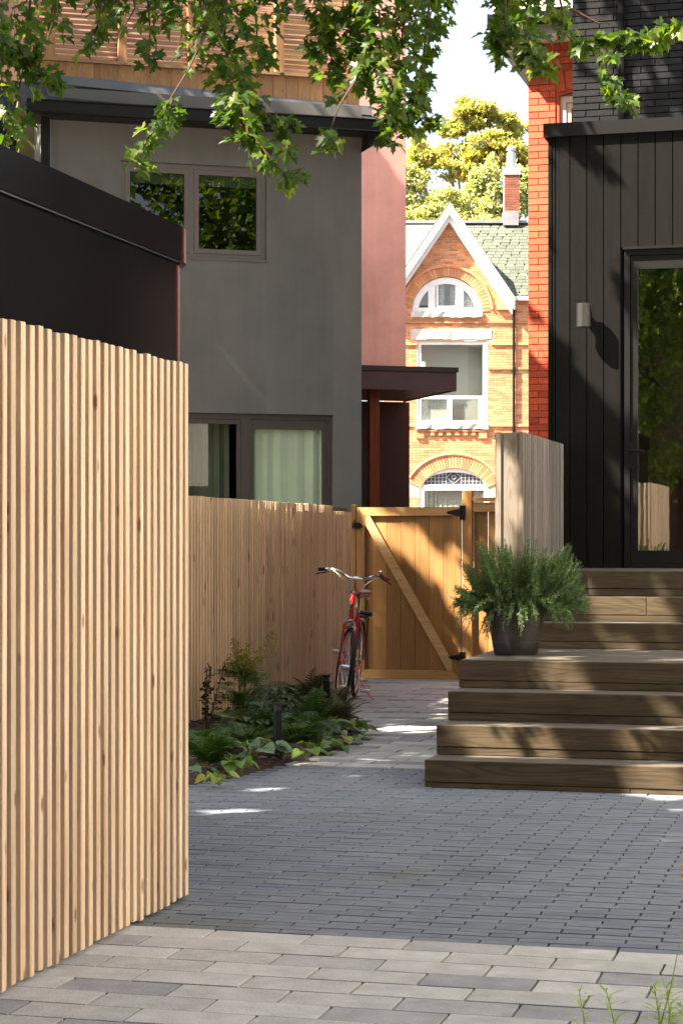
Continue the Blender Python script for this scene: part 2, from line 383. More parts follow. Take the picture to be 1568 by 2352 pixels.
class Frame:
    """a lot's own axes: origin, turn about z"""
    def __init__(s, ox, oy, rz):
        s.o = Vector((ox, oy)); s.rz = rz; s.u = Vector((math.cos(rz), math.sin(rz))); s.v = Vector((-math.sin(rz), math.cos(rz)))
    def loc(s, p):
        d = Vector((p[0], p[1])) - s.o; return d.dot(s.u), d.dot(s.v)
    def world(s, u, v, z=0):
        p = s.o + s.u * u + s.v * v; return Vector((p.x, p.y, z))
    def on(s, px, py, v):
        """local (u, z) of the photo point on the upright plane at depth v"""
        d = Vector(((px - CX) / FPX, 1.0)); k = (v + s.o.dot(s.v)) / d.dot(s.v)
        p = d * k - s.o
        return p.dot(s.u), EYE + (HY - py) * k / FPX
    def empty(s, name, u=0, v=0, z=0, **kw):
        w = s.world(u, v, z); return empty(name, w, s.rz, **kw)
def strip_wall(mb, x0, x1, z0, top, openings, y=0.0, depth=.12):
    """upright wall face at y with openings (xa, xb, zlo, ztop(x), steps) and their reveals"""
    xs = {x0, x1}
    for xa, xb, zl, zt, st in openings:
        for i in range(st + 1): xs.add(xa + (xb - xa) * i / st)
    if isinstance(top, tuple): tf, extra = top; xs |= set(extra)
    else: tf = (lambda x: top)
    xs = sorted(x for x in xs if x0 <= x <= x1)
    for a, b in zip(xs, xs[1:]):
        if b - a < 1e-6: continue
        mid = (a + b) / 2
        act = sorted([o for o in openings if o[0] < mid < o[1]], key=lambda o: o[2])
        la, lb = z0, z0
        for o in act:
            mb.add([(a, y, la), (b, y, lb), (b, y, o[2]), (a, y, o[2])], [(0, 1, 2, 3)])
            la, lb = o[3](a), o[3](b)
            mb.add([(a, y, la), (b, y, lb), (b, y + depth, lb), (a, y + depth, la)], [(0, 1, 2, 3)])
        mb.add([(a, y, la), (b, y, lb), (b, y, tf(b)), (a, y, tf(a))], [(0, 1, 2, 3)])
    for xa, xb, zl, zt, st in openings:
        mb.add([(xa, y, zl), (xb, y, zl), (xb, y + depth, zl), (xa, y + depth, zl)], [(0, 1, 2, 3)])
        for x in (xa, xb):
            mb.add([(x, y, zl), (x, y + depth, zl), (x, y + depth, zt(x)), (x, y, zt(x))], [(0, 1, 2, 3)])
def ring(mb, x0, x1, z0, z1, w, y0, y1, wb=None, wt=None):
    wb = wb or w; wt = wt or w
    mb.box(x0, x1, y0, y1, z0, z0 + wb); mb.box(x0, x1, y0, y1, z1 - wt, z1)
    mb.box(x0, x0 + w, y0, y1, z0 + wb, z1 - wt); mb.box(x1 - w, x1, y0, y1, z0 + wb, z1 - wt)
def box_part(name, mat, parent, *d):
    m = MB(); m.box(*d); return m.build(name, mat, parent)
def brick_rows(x0, x1, z0, z1, L, H, j, ok, stagger=.5, jitter=.0):
    """bricks of a wall face: list of (xa, xb, z); ok(x, z) tells whether a point is wall"""
    out = []; row = 0; z = z0
    while z < z1:
        x = x0 - L * ((row % 2) * stagger) ; zc = z + H / 2
        while x < x1:
            a, b = max(x, x0), min(x + L, x1)
            pts = [a + (b - a) * t for t in (.02, .25, .5, .75, .98)] if b > a else []
            good = [p for p in pts if ok(p, zc)]
            if good and len(good) < 5: a, b = max(a, min(good) - .01), min(b, max(good) + .01)
            if good and b - a > .04: out.append((a + j / 2, b - j / 2, z + j / 2))
            x += L
        z += H; row += 1
    return out
def lay_bricks(parent, bricks, H, j, mat, y, near, limit=300, proud=.008, rough=.004):
    me = bevbox(1, .06, H - j, mat, 0)
    bricks = sorted(bricks, key=near); rest = []
    for i, (a, b, z) in enumerate(bricks):
        loc = ((a + b) / 2, y + .03 - proud - random.random() * rough, z + random.uniform(-.001, .001)); sc = (b - a, 1, 1)
        if i < limit: obj('brick', me, parent, loc, (0, 0, 0), sc)
        else: rest.append(TRS(loc, None, sc))
    if rest: tag(joined('brickwork', me, rest, mat, parent), kind='stuff')
L = Frame(.485, 11.74, -R(14.9))       # the courtyard: steps, fences, gate, black house
G = Frame(.227, 22.70, R(16.0))        # the grey house
PK = Frame(.87, 27.05, R(16.0))        # the pink house behind it
# ------------------------------------------------------------------ ground and paving
m = MB(); m.slab([(-400, -300), (400, -300), (400, 900), (-400, 900)], -.20, -.06)
tag(m.build('ground', M['ground']), 'bare dark soil ground under and beyond the courtyard', 'ground', kind='structure')
BED = [(-2.62, -2.2), (-1.9, -1.5), (-1.62, -1.0), (-1.345, -.29), (-1.18, .25), (-1.1, .957), (-1.05, 1.38), (-1.0, 2.18), (-1.12, 3.0), (-1.35, 3.8), (-1.75, 4.6), (-2.3, 5.25), (-2.62, 5.4)]
def inside(poly, x, y):
    c = False; j = len(poly) - 1
    for i in range(len(poly)):
        (xi, yi), (xj, yj) = poly[i], poly[j]
        if (yi > y) != (yj > y) and x < (xj - xi) * (y - yi) / (yj - yi) + xi: c = not c
        j = i
    return c
def paving(name, label, u0, u1, v0, v1, PL, PW, gap, mat, shift, show, size_pick):
    root = L.empty(name, 0, 0, 0, label=label, cat='paving', kind='structure')
    box_part('joint_bed', M['joint'], root, u0, u1, v0, v1, -.075, -.014)
    me = bevbox(PL - gap * 1.2, PW - gap * .8, .05, mat, .0016)
    cand = []; r = 0; v = v0
    while v + PW <= v1 + 1e-6:
        u = u0 - PL * ((r * .5 + shift) % 1.0) + random.uniform(-.006, .006)
        while u < u1:
            cu, cv = u + PL / 2, v + PW / 2
            a, b = max(u, u0), min(u + PL, u1)
            if b - a > .05 and not inside(BED, (a + b) / 2, cv):
                w = L.world((a + b) / 2, cv)
                px = CX + w.x / w.y * FPX; py = HY + EYE / w.y * FPX
                seen = w.y > 3 and -60 < px < 1640 and py < 2420 and not (cu < -.13 and cv < -4.1) and not (cu > .05 and cv > .2)
                cand.append((not seen, w.y, (a + b) / 2, cv, (b - a) / PL))
            u += PL
        v += PW; r += 1
    cand.sort(); rest = []
    for i, (_, _, cu, cv, s) in enumerate(cand):
        loc = (cu, cv, -.05 + random.uniform(-.0016, .0016)); rot = (random.uniform(-.004, .004), random.uniform(-.002, .002), random.uniform(-.006, .006))
        if i < show: obj('paver', me, root, loc, rot, (s, 1, 1))
        else: rest.append(TRS(loc, None, (s, 1, 1)))
    if rest: tag(joined('paver_field', me, rest, mat, root), kind='stuff')
VA, VB = -4.39, .95
paving('courtyard_paving', 'pale granite paving of large slabs in the foreground of the courtyard', -2.2, 4.2, -7.6 + (7.6 - 4.39) % .178, VA, .372, .178, .008, M['paver_large'], .1, 300, 0)
paving('slate_paving', 'blue grey paving of narrow slate bricks in the middle of the courtyard', -2.5, 4.2, VA, VB, .250, .0668, .0075, M['paver_small'], .3, 300, 0)
paving('path_paving', 'pale slab path running past the bicycle to the wooden gate', -2.5, .4, VB, VB + .178 * 43, .372, .178, .008, M['paver_large'], .4, 290, 0)
th = L.empty('gate_threshold', 0, 0, label='plain concrete strip under the wooden gate', cat='threshold', kind='structure')
box_part('strip', plain('threshold concrete', (.32, .29, .26), .9, nscale=8), th, -2.75, -.3, VB + .178 * 43 + .005, 9.2, -.05, .004)

# planting bed: mulch heightfield and bark chips
m = MB(); cx_, cy_ = -2.05, 1.6; NR = 9; nb = len(BED)
dense = []
for i in range(nb):
    a, b = BED[i], BED[(i + 1) % nb]
    for t in range(6): dense.append((a[0] + (b[0] - a[0]) * t / 6, a[1] + (b[1] - a[1]) * t / 6))
nd = len(dense); vs = []
def bed_h(f): return -.02 + .075 * min(1, (1 - f) * 7) ** .7 + .03 * (1 - f)
for r in range(NR + 1):
    f = 1 - (r / NR) * .97
    for x, y in dense:
        vs.append((cx_ + (x - cx_) * f, cy_ + (y - cy_) * f, bed_h(f) + (random.uniform(-.008, .008) if r else 0)))
fs = [(r * nd + i, r * nd + (i + 1) % nd, (r + 1) * nd + (i + 1) % nd, (r + 1) * nd + i) for r in range(NR) for i in range(nd)]
fs.append(tuple(NR * nd + i for i in range(nd)))
m.add(vs, fs)
bed = m.build('planting_bed', M['mulch'], smooth=True, loc=L.world(0, 0)); bed.rotation_euler = (0, 0, L.rz)
tag(bed, 'dark bark mulched planting bed along the slatted back fence', 'planting bed', kind='structure')
chips = []
while len(chips) < 3000:
    x, y = random.uniform(-2.6, -1.0), random.uniform(-2, 5.3)
    if inside(BED, x, y) and not inside(BED, x + .02, y - .05) or inside(BED, x, y):
        chips.append(TRS((x, y, .052 + random.uniform(0, .022)) if inside(BED, x + .06, y - .03) else (x, y, .035),
                         Matrix.Rotation(random.uniform(0, 6.3), 3, 'Z') @ Matrix.Rotation(random.uniform(-.5, .5), 3, 'X'),
                         (random.uniform(.5, 1.6), random.uniform(.5, 1.3), 1)))
ch = joined('bark_chips', bevbox(.035, .014, .007, M['chip'], 0), chips, M['chip']); ch.location = L.world(0, 0); ch.rotation_euler = (0, 0, L.rz)
tag(ch, 'loose dark brown bark chips covering the planting bed', 'mulch', kind='stuff')

# ------------------------------------------------------------------ front slatted fence (curves away at its far end)
ff = L.empty('slatted_fence', 0, 0, label='tall pale new wood slat fence curving away in the foreground', cat='fence', group='vertical slat fences')
path = []; p = 0.073; u, v, h = -.128, -6.02, 0.0
for i in range(35):
    path.append((u, v, h))
    if v > -3.90: h += R(20)
    u -= math.sin(h) * p; v += math.cos(h) * p
sl_me = bevbox(.064, .037, 2.143, M['pale_wood'], .002)
bm = bmesh.new(); bm.from_mesh(sl_me)
for zz in (.36, .43, 1.12, 1.19, 1.84, 1.91):     # screw heads
    vs = [bm.verts.new((.0306,   .0024 * math.cos(t) + (.006 if zz % .1 > .05 else -.005), zz + .0024 * math.sin(t))) for t in np.linspace(0, 2 * math.pi, 7)[:-1]]
    f = bm.faces.new(vs); f.material_index = 1
bm.to_mesh(sl_me); bm.free(); sl_me.materials.append(M['black_metal'])
for u, v, h in path:
    obj('slat', sl_me, ff, (u - .030 * math.cos(h), v - .030 * math.sin(h), .016 + random.uniform(-.006, .004)), (0, random.uniform(-.001, .001), h + random.uniform(-.03, .03)), (1, 1, 1))
bk = [(u - .085 * math.cos(h), v - .085 * math.sin(h)) for u, v, h in path]
for zz in (.35, 1.1, 1.85):
    m = MB()
    for (a, b) in zip(bk, bk[1:]):
        d = Vector((b[0] - a[0], b[1] - a[1])).normalized(); n = Vector((-d.y, d.x)) * .018
        m.slab([(a[0] - n.x, a[1] - n.y), (b[0] - n.x, b[1] - n.y), (b[0] + n.x, b[1] + n.y), (a[0] + n.x, a[1] + n.y)], zz, zz + .09)
    m.build('rail', M['pale_wood'], ff)
m = MB()
for (a, b) in zip(bk, bk[1:]):
    d = Vector((b[0] - a[0], b[1] - a[1])).normalized(); n = Vector((-d.y, d.x))
    q = [(a[0] + n.x * .03, a[1] + n.y * .03), (b[0] + n.x * .03, b[1] + n.y * .03), (b[0] + n.x * .05, b[1] + n.y * .05), (a[0] + n.x * .05, a[1] + n.y * .05)]
    m.slab(q, .04, 2.02)
m.build('backing_board', M['backing'], ff)
# back slatted fence
bf = L.empty('slatted_fence', 0, 0, label='low oiled wood slat fence behind the planting bed and bicycle', cat='fence', group='vertical slat fences')
sl2 = bevbox(.065, .037, 1.745, M['fence_wood'], .002)
n = 98
for i in range(n):
    v = 1.2 + i * .0752
    u = -2.44 - .022 * max(0, v - 1.2) - (.00 if v < 7.2 else .05 * (v - 7.2))
    top = random.uniform(-.004, .004) - (.05 if v > 7.55 else 0)
    obj('slat', sl2, bf, (u - .0325, v, .04 + top), (0, 0, random.uniform(-.03, .03) + .02), (1, 1, 1))
vend = 1.2 + (n - 1) * .0752
m = MB()
for zz in (.3, 1.45): m.slab([(-2.55, 1.15), (-2.51, 1.15), (-2.70, vend), (-2.74, vend)], zz, zz + .09)
m.build('rail', M['fence_wood'], bf)
m = MB(); m.slab([(-2.58, 1.1), (-2.555, 1.1), (-2.745, vend), (-2.77, vend)], .02, 1.70); m.build('backing_board', M['backing'], bf)
m = MB(); m.slab([(-2.66, 6.4), (-2.60, 6.4), (-2.72, vend + .1), (-2.80, vend + .1)], 1.745, 1.775)
m.build('cap_rail', M['backing'], bf)

# ------------------------------------------------------------------ wooden gate and its fence
GV = 8.85
def gx(px): return L.on(px, 1300, GV)[0]
def gz(py, px=930): return L.on(px, py, GV)[1]
g0, g1 = gx(821), gx(1060); zt, zb = gz(1165), gz(1558)
gate = L.empty('wooden_gate', 0, GV, label='honey coloured cedar gate with a diagonal brace across its boards', cat='gate')
ed = [gx(838), gx(855), gx(888), gx(920.5), gx(952.5), gx(985.5), gx(1017.5), gx(1038)]
ed = [g0 + .005] + ed[1:-1] + [g1 - .005]
for a, b in zip(ed, ed[1:]):
    obj('board', bevbox(1, .02, zt - zb - .02, M['cedar_z'], 0), gate, ((a + b) / 2, random.uniform(-.002, .002), zb + .01), (0, 0, 0), (b - a - .0035, 1, 1))
W = .088
def mitre(name, pts, mat, y0=-.05, y1=-.011):
    m = MB(); m.prism(pts, y0, y1); o = m.build(name, mat, gate); return o
mitre('top_rail', [(g0, zt), (g0 + W, zt - W), (g1 - W, zt - W), (g1, zt)], M['cedar_x'])
mitre('bottom_rail', [(g0, zb), (g1, zb), (g1 - W, zb + W), (g0 + W, zb + W)], M['cedar_x'])
mitre('stile', [(g0, zb + .002), (g0 + W - .001, zb + W), (g0 + W - .001, zt - W), (g0, zt - .002)], M['cedar_z'])
mitre('stile', [(g1, zb + .002), (g1, zt - .002), (g1 - W + .001, zt - W), (g1 - W + .001, zb + W)], M['cedar_z'])
ia, ib = (g0 + W + .004, zt - W - .004), (g1 - W - .004, zb + W + .004)
dx, dz = ib[0] - ia[0], ib[1] - ia[1]; ln = math.hypot(dx, dz); hw = .05
nx, nz = -dz / ln * hw, dx / ln * hw
k1 = hw / abs(dz / ln); k2 = hw / abs(dx / ln)
br = MB(); br.prism([(ia[0], ia[1]), (ia[0] + k1 * .9, ia[1]), (ib[0], ib[1] + k2 * .9), (ib[0], ib[1]), (ib[0] - k1 * .9, ib[1]), (ia[0], ia[1] - k2 * .9)], -.047, -.012)
# the brace has its own grain direction
brm = wood('gate cedar brace', (.50, .30, .13), (.62, .40, .19), 'X', knot=(.16, .06, .02), knots=.4, var=.05)
br.build('brace', brm, gate)
def strap(tip, base, z, h):
    m = MB(); m.prism([(tip, z + .008), (tip + .02, z - .014), (tip + .035, z - .012), (base - .03, z - h / 2), (base, z - h / 2), (base, z + h / 2), (base - .03, z + h / 2), (tip + .035, z + .016)], -.056, -.0505)
    m.box(base + .003, base + .05, -.058, -.0505, z - h, z + h); m.tube([(base + .001, -.062, z - h), (base + .001, -.062, z + h)], .008, 8)
    m.build('hinge', M['black_metal'], gate)
strap(gx(1026), gx(1059), gz(1178), .075); strap(gx(1031), gx(1059), gz(1508), .06)
m = MB(); lz = gz(1207); lx = gx(812)
m.box(lx, lx + .075, -.075, -.051, lz - .03, lz + .03); m.box(lx + .078, lx + .10, -.068, -.051, lz - .02, lz + .02); m.tube([(lx + .03, -.085, lz + .06), (lx + .03, -.085, lz - .02), (lx + .03, -.06, lz - .02)], .007)
m.build('latch', M['black_metal'], gate)
def post(px0, px1, ptop, label):
    a, b = gx(px0), gx(px1)
    o = obj('gate_post', bevbox(b - a, .09, gz(ptop), M['cedar_z'], .006), None, L.world((a + b) / 2, GV - .005), (0, 0, L.rz))
    return tag(o, label, 'post', 'gate posts')
post(1062.5, 1085.5, 1127, 'tall cedar post on the hinge side of the gate')
post(809, 819.5, 1158, 'narrow cedar post on the latch side of the gate')
pf = L.empty('panel_fence', 0, GV, label='short cedar board panel between gate post and silvered screen', cat='fence')
pa, pb = gx(1086.5), gx(1160)
box_part('cap', M['cedar_x'], pf, pa, pb, -.06, .05, gz(1153), gz(1144))
box_part('rail', M['cedar_x'], pf, pa, pb, -.035, -.002, gz(1176), gz(1155))
box_part('rail', M['cedar_x'], pf, pa, pb, -.035, -.002, .12, .21)
x = pa + .004
while x < pb:
    obj('board', bevbox(.145, .02, gz(1158) - .05, M['cedar_z'], .002), pf, (x + .0725, .012, .05)); x += .15

# ------------------------------------------------------------------ wooden steps and deck
st = L.empty('wooden_steps', 0, 0, label='broad weathered wood steps and deck leading to the black door', cat='steps')
UR = 4.2
rise = [.16, .336, .514, .688]; fr = [0, .325, .66, 1.0]
def boards(name, me_of, u0, u1, y, z, cuts):
    e = [u0] + cuts + [u1]
    for a, b_ in zip(e, e[1:]): obj(name, me_of(b_ - a - .003), st, ((a + b_) / 2, y + random.uniform(-.001, .001), z))
def step(u0, v0, v1, z0, z1, nb, cuts=[], cuts2=[]):
    hb = min(.128, z1 - z0 - .012)
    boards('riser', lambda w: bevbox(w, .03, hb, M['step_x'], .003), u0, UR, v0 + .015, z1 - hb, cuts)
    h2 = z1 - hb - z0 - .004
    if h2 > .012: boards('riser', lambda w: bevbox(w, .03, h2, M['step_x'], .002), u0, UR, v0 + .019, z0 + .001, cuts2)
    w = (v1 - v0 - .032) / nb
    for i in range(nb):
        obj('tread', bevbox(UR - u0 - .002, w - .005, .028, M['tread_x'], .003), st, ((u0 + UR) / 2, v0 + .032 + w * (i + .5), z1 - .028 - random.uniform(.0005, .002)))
zs = [0] + rise
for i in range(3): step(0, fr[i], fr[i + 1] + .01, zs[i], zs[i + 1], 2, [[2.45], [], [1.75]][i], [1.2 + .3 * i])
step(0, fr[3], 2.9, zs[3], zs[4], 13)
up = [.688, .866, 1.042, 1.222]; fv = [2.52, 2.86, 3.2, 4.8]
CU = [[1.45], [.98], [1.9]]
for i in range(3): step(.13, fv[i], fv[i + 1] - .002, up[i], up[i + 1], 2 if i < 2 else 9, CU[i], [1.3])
box_part('core', M['backing'], st, .03, UR - .02, 2.60, 4.75, .70, .80)
box_part('core', M['backing'], st, .14, UR - .02, 2.60, 4.75, .81, .835); box_part('core', M['backing'], st, .14, UR - .02, 2.93, 4.75, .836, 1.0); box_part('core', M['backing'], st, .14, UR - .02, 3.27, 4.75, 1.001, 1.18)
for i in range(4): box_part('core', M['backing'], st, .03, UR - .02, fr[i] + .06, 4.0, zs[i] + .002 + (.0 if i else -.04), zs[i + 1] - .035)
box_part('side_board', M['step_x'], st, .004, .028, .032, 3.4, .0, .13)
box_part('side_board', M['step_x'], st, .004, .028, .36, 3.4, .132, .305)
box_part('side_board', M['step_x'], st, .004, .028, .70, 3.4, .308, .484)
box_part('side_board', M['step_x'], st, .004, .028, 1.04, 3.4, .487, .659)
# ------------------------------------------------------------------ silvered privacy screen beside the upper steps
sc = L.empty('privacy_screen', 0, 0, label='silvered wood slat screen with a broad end post beside the steps', cat='screen')
SV0, SV1 = 2.90, 4.78; a, b = L.on(1139.5, 1100, SV0)[0], L.on(1205, 1100, SV0)[0]
zt2 = L.on(1170, 993, SV0)[1]
w1 = (b - a)
box_part('end_board', M['grey_z'], sc, a, a + w1 * .17, SV0 - .02, SV0 + .06, .0, zt2)
box_part('end_board', M['grey_z'], sc, a + w1 * .175, a + w1 * .81, SV0 - .006, SV0 + .03, .0, zt2 - .003)
box_part('end_board', M['grey_z'], sc, a + w1 * .815, b - .012, SV0 - .02, SV0 + .06, .0, zt2)
box_part('core_board', M['backing'], sc, a + .02, b - .045, SV0 + .065, SV1, .7, zt2 - .03)
box_part('cap', M['grey_slat'], sc, a, b - .03, SV0 + .062, SV1, zt2 - .028, zt2 - .004)
ns = 22
for i in range(ns):
    v = SV0 + .085 + i * (SV1 - SV0 - .12) / (ns - 1)
    obj('slat', bevbox(.04, .042, zt2 - .69, M['grey_slat'], .003), sc, (b - .022, v, .69))
    obj('slat', bevbox(.04, .042, zt2 - .02, M['grey_slat'], .003), sc, (a - .022 + .02, v, .02))

# ------------------------------------------------------------------ black shed behind the front fence
shd = L.empty('black_shed', 0, 0, label='low black steel shed with a rounded corner behind the slat fence', cat='shed')
def rounded(u0, u1, v0, v1, r, n=10):
    pts = [(u0, v0), (u1, v0), (u1, v1 - r)]
    for i in range(1, n + 1):
        t = math.pi / 2 * i / n; pts.append((u1 - r + r * math.cos(t), v1 - r + r * math.sin(t)))
    pts.append((u0, v1)); return pts
SU = -.68; SVE = -1.98
m = MB(); m.slab(rounded(-1.6, SU, -8.5, SVE, .45), 0, 2.775); o = m.build('wall', M['shed_metal'], shd); smooth_angle(o.data)
m = MB(); m.slab(rounded(-1.6, SU + .018, -8.5, SVE + .018, .465)[:3] + [(-1.6, SVE - .48)], 2.776, 2.784); m.build('drip_edge', M['shed_trim'], shd)
m = MB(); m.slab(rounded(-1.6, SU + .03, -8.5, SVE + .03, .48), 2.785, 2.95); o = m.build('fascia', M['shed_metal'], shd); smooth_angle(o.data)

# ------------------------------------------------------------------ black clad house extension with the glass door
BV = 4.80
bx = L.empty('black_house', 0, 0, label='black board clad house extension at the top of the steps', cat='house')
def bu(px, py=800): return L.on(px, py, BV)[0]
def bz(py, px=1300): return L.on(px, py, BV)[1]
bl = bu(1258); btop = L.on(1258, 300, BV)[1]; zland = 1.222
d0, d1 = bu(1432), bu(1432) + 1.12; dtop = L.on(1440, 570, BV)[1]
pxs = [1274, 1307.5, 1346.5, 1385, 1424.5]
us = [bl + .03] + [bu(x) for x in pxs]
while us[-1] < 4.0: us.append(us[-1] + .1385)
for i, (a, b) in enumerate(zip(us, us[1:])):
    z0 = zland - .02
    if a > d0 - .03 and a < d1: z0 = dtop + .012
    obj('board', bevbox(1, .03, 1, M['black_board'], 0), bx, ((a + b) / 2, BV + .015 + random.uniform(0, .0015), z0), (0, 0, 0), (b - a - .008, 1, btop - .02 - z0))
box_part('corner_trim', M['black_board'], bx, bl, bl + .027, BV - .006, BV + .08, .6, btop - .02)
box_part('backing_wall', M['black_mortar'], bx, bl + .01, d0 - .01, BV + .033, BV + .12, .0, btop - .05)
box_part('backing_wall', M['black_mortar'], bx, d1 + .01, 4.2, BV + .033, BV + .12, .0, btop - .05)
box_part('backing_wall', M['black_mortar'], bx, d0 - .01, d1 + .01, BV + .033, BV + .12, dtop + .01, btop - .05)
box_part('side_wall', M['black_board'], bx, bl + .005, bl + .10, BV + .122, 7.5, .0, btop - .05)
box_part('roof', M['roof_dark'], bx, bl - .02, 4.2, BV - .03, 7.55, btop - .022, btop + .03)
m = MB(); m.box(bl - .035, 4.2, BV - .045, BV - .032, btop - .06, btop + .05); m.box(bl - .035, bl - .022, BV - .032, 7.5, btop - .06, btop + .05)
m.box(bl - .035, 4.2, BV - .032, BV + .06, btop + .032, btop + .05)
m.build('roof_trim', M['black_metal'], bx)
box_part('door_head', M['black_metal'], bx, d0 - .01, d1 + .02, BV - .022, BV + .03, dtop - .012, dtop + .010)
fr_ = MB(); ring(fr_, d0, d1, zland + .004, dtop - .014, .045, BV + .012, BV + .09, wb=.03); fr_.build('door_frame', M['black_metal'], bx)
dd = MB(); x0, x1 = d0 + .05, d1 - .05; z0, z1 = zland + .038, dtop - .062
gl0 = bu(1462.5); gzt, gzb = L.on(1462, 617, BV)[1], L.on(1462, 1265, BV)[1]
ring(dd, x0, x1, z0, z1, gl0 - x0, BV + .03, BV + .075, wb=gzb - z0, wt=z1 - gzt)
door = dd.build('door', M['black_metal'], bx)
m = MB(); m.box(gl0 - .004, x1 - (gl0 - x0) + .004, BV + .05, BV + .056, gzb - .004, gzt + .004); m.build('pane', M['glass_door'], door)
hz = L.on(1450, 1035, BV)[1]; hu = bu(1447)
m = MB(); m.box(hu - .018, hu + .018, BV + .018, BV + .0295, hz - .14, hz + .08); m.tube([(hu, BV + .02, hz), (hu, BV - .03, hz), (hu + .11, BV - .032, hz - .004)], .009); m.build('handle', M['black_metal'], door)
# room behind the door
m = MB(); m.box(d0 - .6, d0 - .5, BV + .125, 7.3, zland, 3.9); m.box(d0 - .5, 3.6, 7.2, 7.3, zland, 3.9); m.box(d0 - .6, 3.6, BV + .125, 7.3, 3.9, 3.98)
m.build('room_wall', M['room'], bx); box_part('room_floor', M['step_x'], bx, d0 - .6, 3.6, BV + .125, 7.3, zland - .1, zland)
cu = d0 + .42
box_part('kitchen_counter', M['counter'], bx, cu, 3.5, 6.2, 6.85, zland + .002, zland + .92)
m = MB(); fz = zland + .922; m.tube([(cu + .16, 6.4, fz)] + [(cu + .16 + .1 - .1 * math.cos(t), 6.4, fz + .26 + .1 * math.sin(t)) for t in np.linspace(0, math.pi, 10)] + [(cu + .36, 6.4, fz + .18)], .014); m.build('faucet', M['black_metal'], bx)
m = MB(); m.box(d0 + .05, d0 + .35, 6.9, 7.19, zland + .002, zland + 2.3); m.build('kitchen_cabinet', M['room'], bx)

# wall lamp on the cladding
wl0, z_l0 = L.on(1323, 752, BV - .13); wl1, z_l1 = L.on(1356, 697, BV - .13)
lr = (wl1 - wl0) / 2
lamp = L.empty('wall_lamp', (wl0 + wl1) / 2, BV - .13, z_l0, label='grey cylinder wall lamp mounted on the black cladding by the door', cat='wall lamp')
m = MB(); h = z_l1 - z_l0; m.lathe([(0, .012), (lr - .006, .012), (lr - .004, 0), (lr, .002), (lr, h - .003), (lr - .003, h), (0, h)], 32); o = m.build('lamp_shade', M['lamp_grey'], lamp, smooth='auto')
box_part('bracket', M['lamp_grey'], lamp, -.02, .02, lr - .004, .118, h * .35, h * .75)
box_part('back_plate', M['lamp_grey'], lamp, -.035, .035, .1185, .128, h * .2, h * .86)

# ------------------------------------------------------------------ dark painted brick storey above, with a downpipe
DV = 7.62
dk = L.empty('dark_brick_house', 0, DV, label='black painted brick upper storey rising above the clad extension', cat='house')
du0 = L.on(1313, 200, DV)[0]; dz0 = L.on(1313, 300, DV)[1] - .2
kk = (L.on(1313, 200, DV)[1] - L.on(1313, 215.45, DV)[1])
box_part('wall', M['black_mortar'], dk, du0 + .004, 4.2, 0, 2.2, dz0 - .3, 9.5)
br = brick_rows(du0, 2.2, dz0, L.on(1313, -90, DV)[1], .262, kk, .010, lambda x, z: True)
lay_bricks(dk, br, kk, .011, M['black_paint_brick'], 0, lambda b: b[0], 300, .010, .006)
p0, p1 = L.on(1420.5, 200, DV)[0], L.on(1433, 200, DV)[0]
m = MB(); m.box(p0, p1, -.075, -.02, btop + .06, 9.4); m.build('downpipe', M['black_board'], dk)

# ------------------------------------------------------------------ orange red painted brick house
RV = 10.2
rd = L.empty('red_brick_house', 0, RV, label='orange red painted brick house wall between black house and street', cat='house')
ru0 = L.on(1212, 600, RV)[0]; r13 = L.on(1313, 400, RV)[0]
def rz(py): return L.on(1240, py, RV)[1]
eave = rz(100); wx0 = L.on(1283, 250, RV)[0]; wz1, wz0 = rz(222), rz(330)
H = .0725
def rok(x, z):
    if wx0 < x and wz0 < z < wz1 + .02: return False
    if x > wx0 - .02 and wz1 < z < wz1 + .30: return False
    return True
m = MB(); strip_wall(m, ru0 + .004, 3.2, 0, eave, [(wx0, wx0 + .8, wz0, lambda x: wz1 + .06 * (1 - ((x - wx0 - .4) / .4) ** 2), 8)], 0, .09)
m.build('wall', M['red_mortar'], rd)
box_part('side_wall', M['grey_stucco'], rd, ru0 + .006, ru0 + .2, .004, 5.0, 0, eave)  # unseen side kept grey so no red light bounces onto the pink wall
lay_bricks(rd, brick_rows(ru0, r13 + .12, .9, eave - .02, .235, H, .009, rok), H, .010, M['red_brick'], 0, lambda b: -b[2], 290, .009, .007)
for i in range(7):
    obj('brick', bevbox(.085, .06, .24, M['red_brick'], 0), rd, (wx0 + .03 + i * .095, .022 - random.random() * .004, wz1 + .035 + .05 * (1 - ((i * .095 - .37) / .4) ** 2)), (0, (i - 4) * .03, 0))
m = MB(); ring(m, wx0 + .002, wx0 + .798, wz0 + .002, wz1 - .004, .07, .03, .075); ring(m, wx0 + .075, wx0 + .72, wz0 + .075, wz1 - .08, .05, .045, .085)
w = m.build('window', plain('pinkish window paint', (.62, .48, .42), .6), rd); m = MB(); m.box(wx0 + .1, wx0 + .7, .066, .072, wz0 + .1, wz1 - .1); m.build('pane', M['glass_old'], w)
ru2 = L.on(1168, 50, RV - .35)[0]; ruL = L.on(1122, 50, RV - .35)[0]; gzt_, gzb_ = L.on(1140, 37, RV - .35)[1], L.on(1140, 61, RV - .35)[1]
box_part('gutter', M['gutter'], rd, ruL, 1.2, -.45, -.30, gzb_, gzt_)
box_part('soffit', M['white_paint'], rd, ruL + .04, 1.2, -.298, .3, eave, eave + .03)
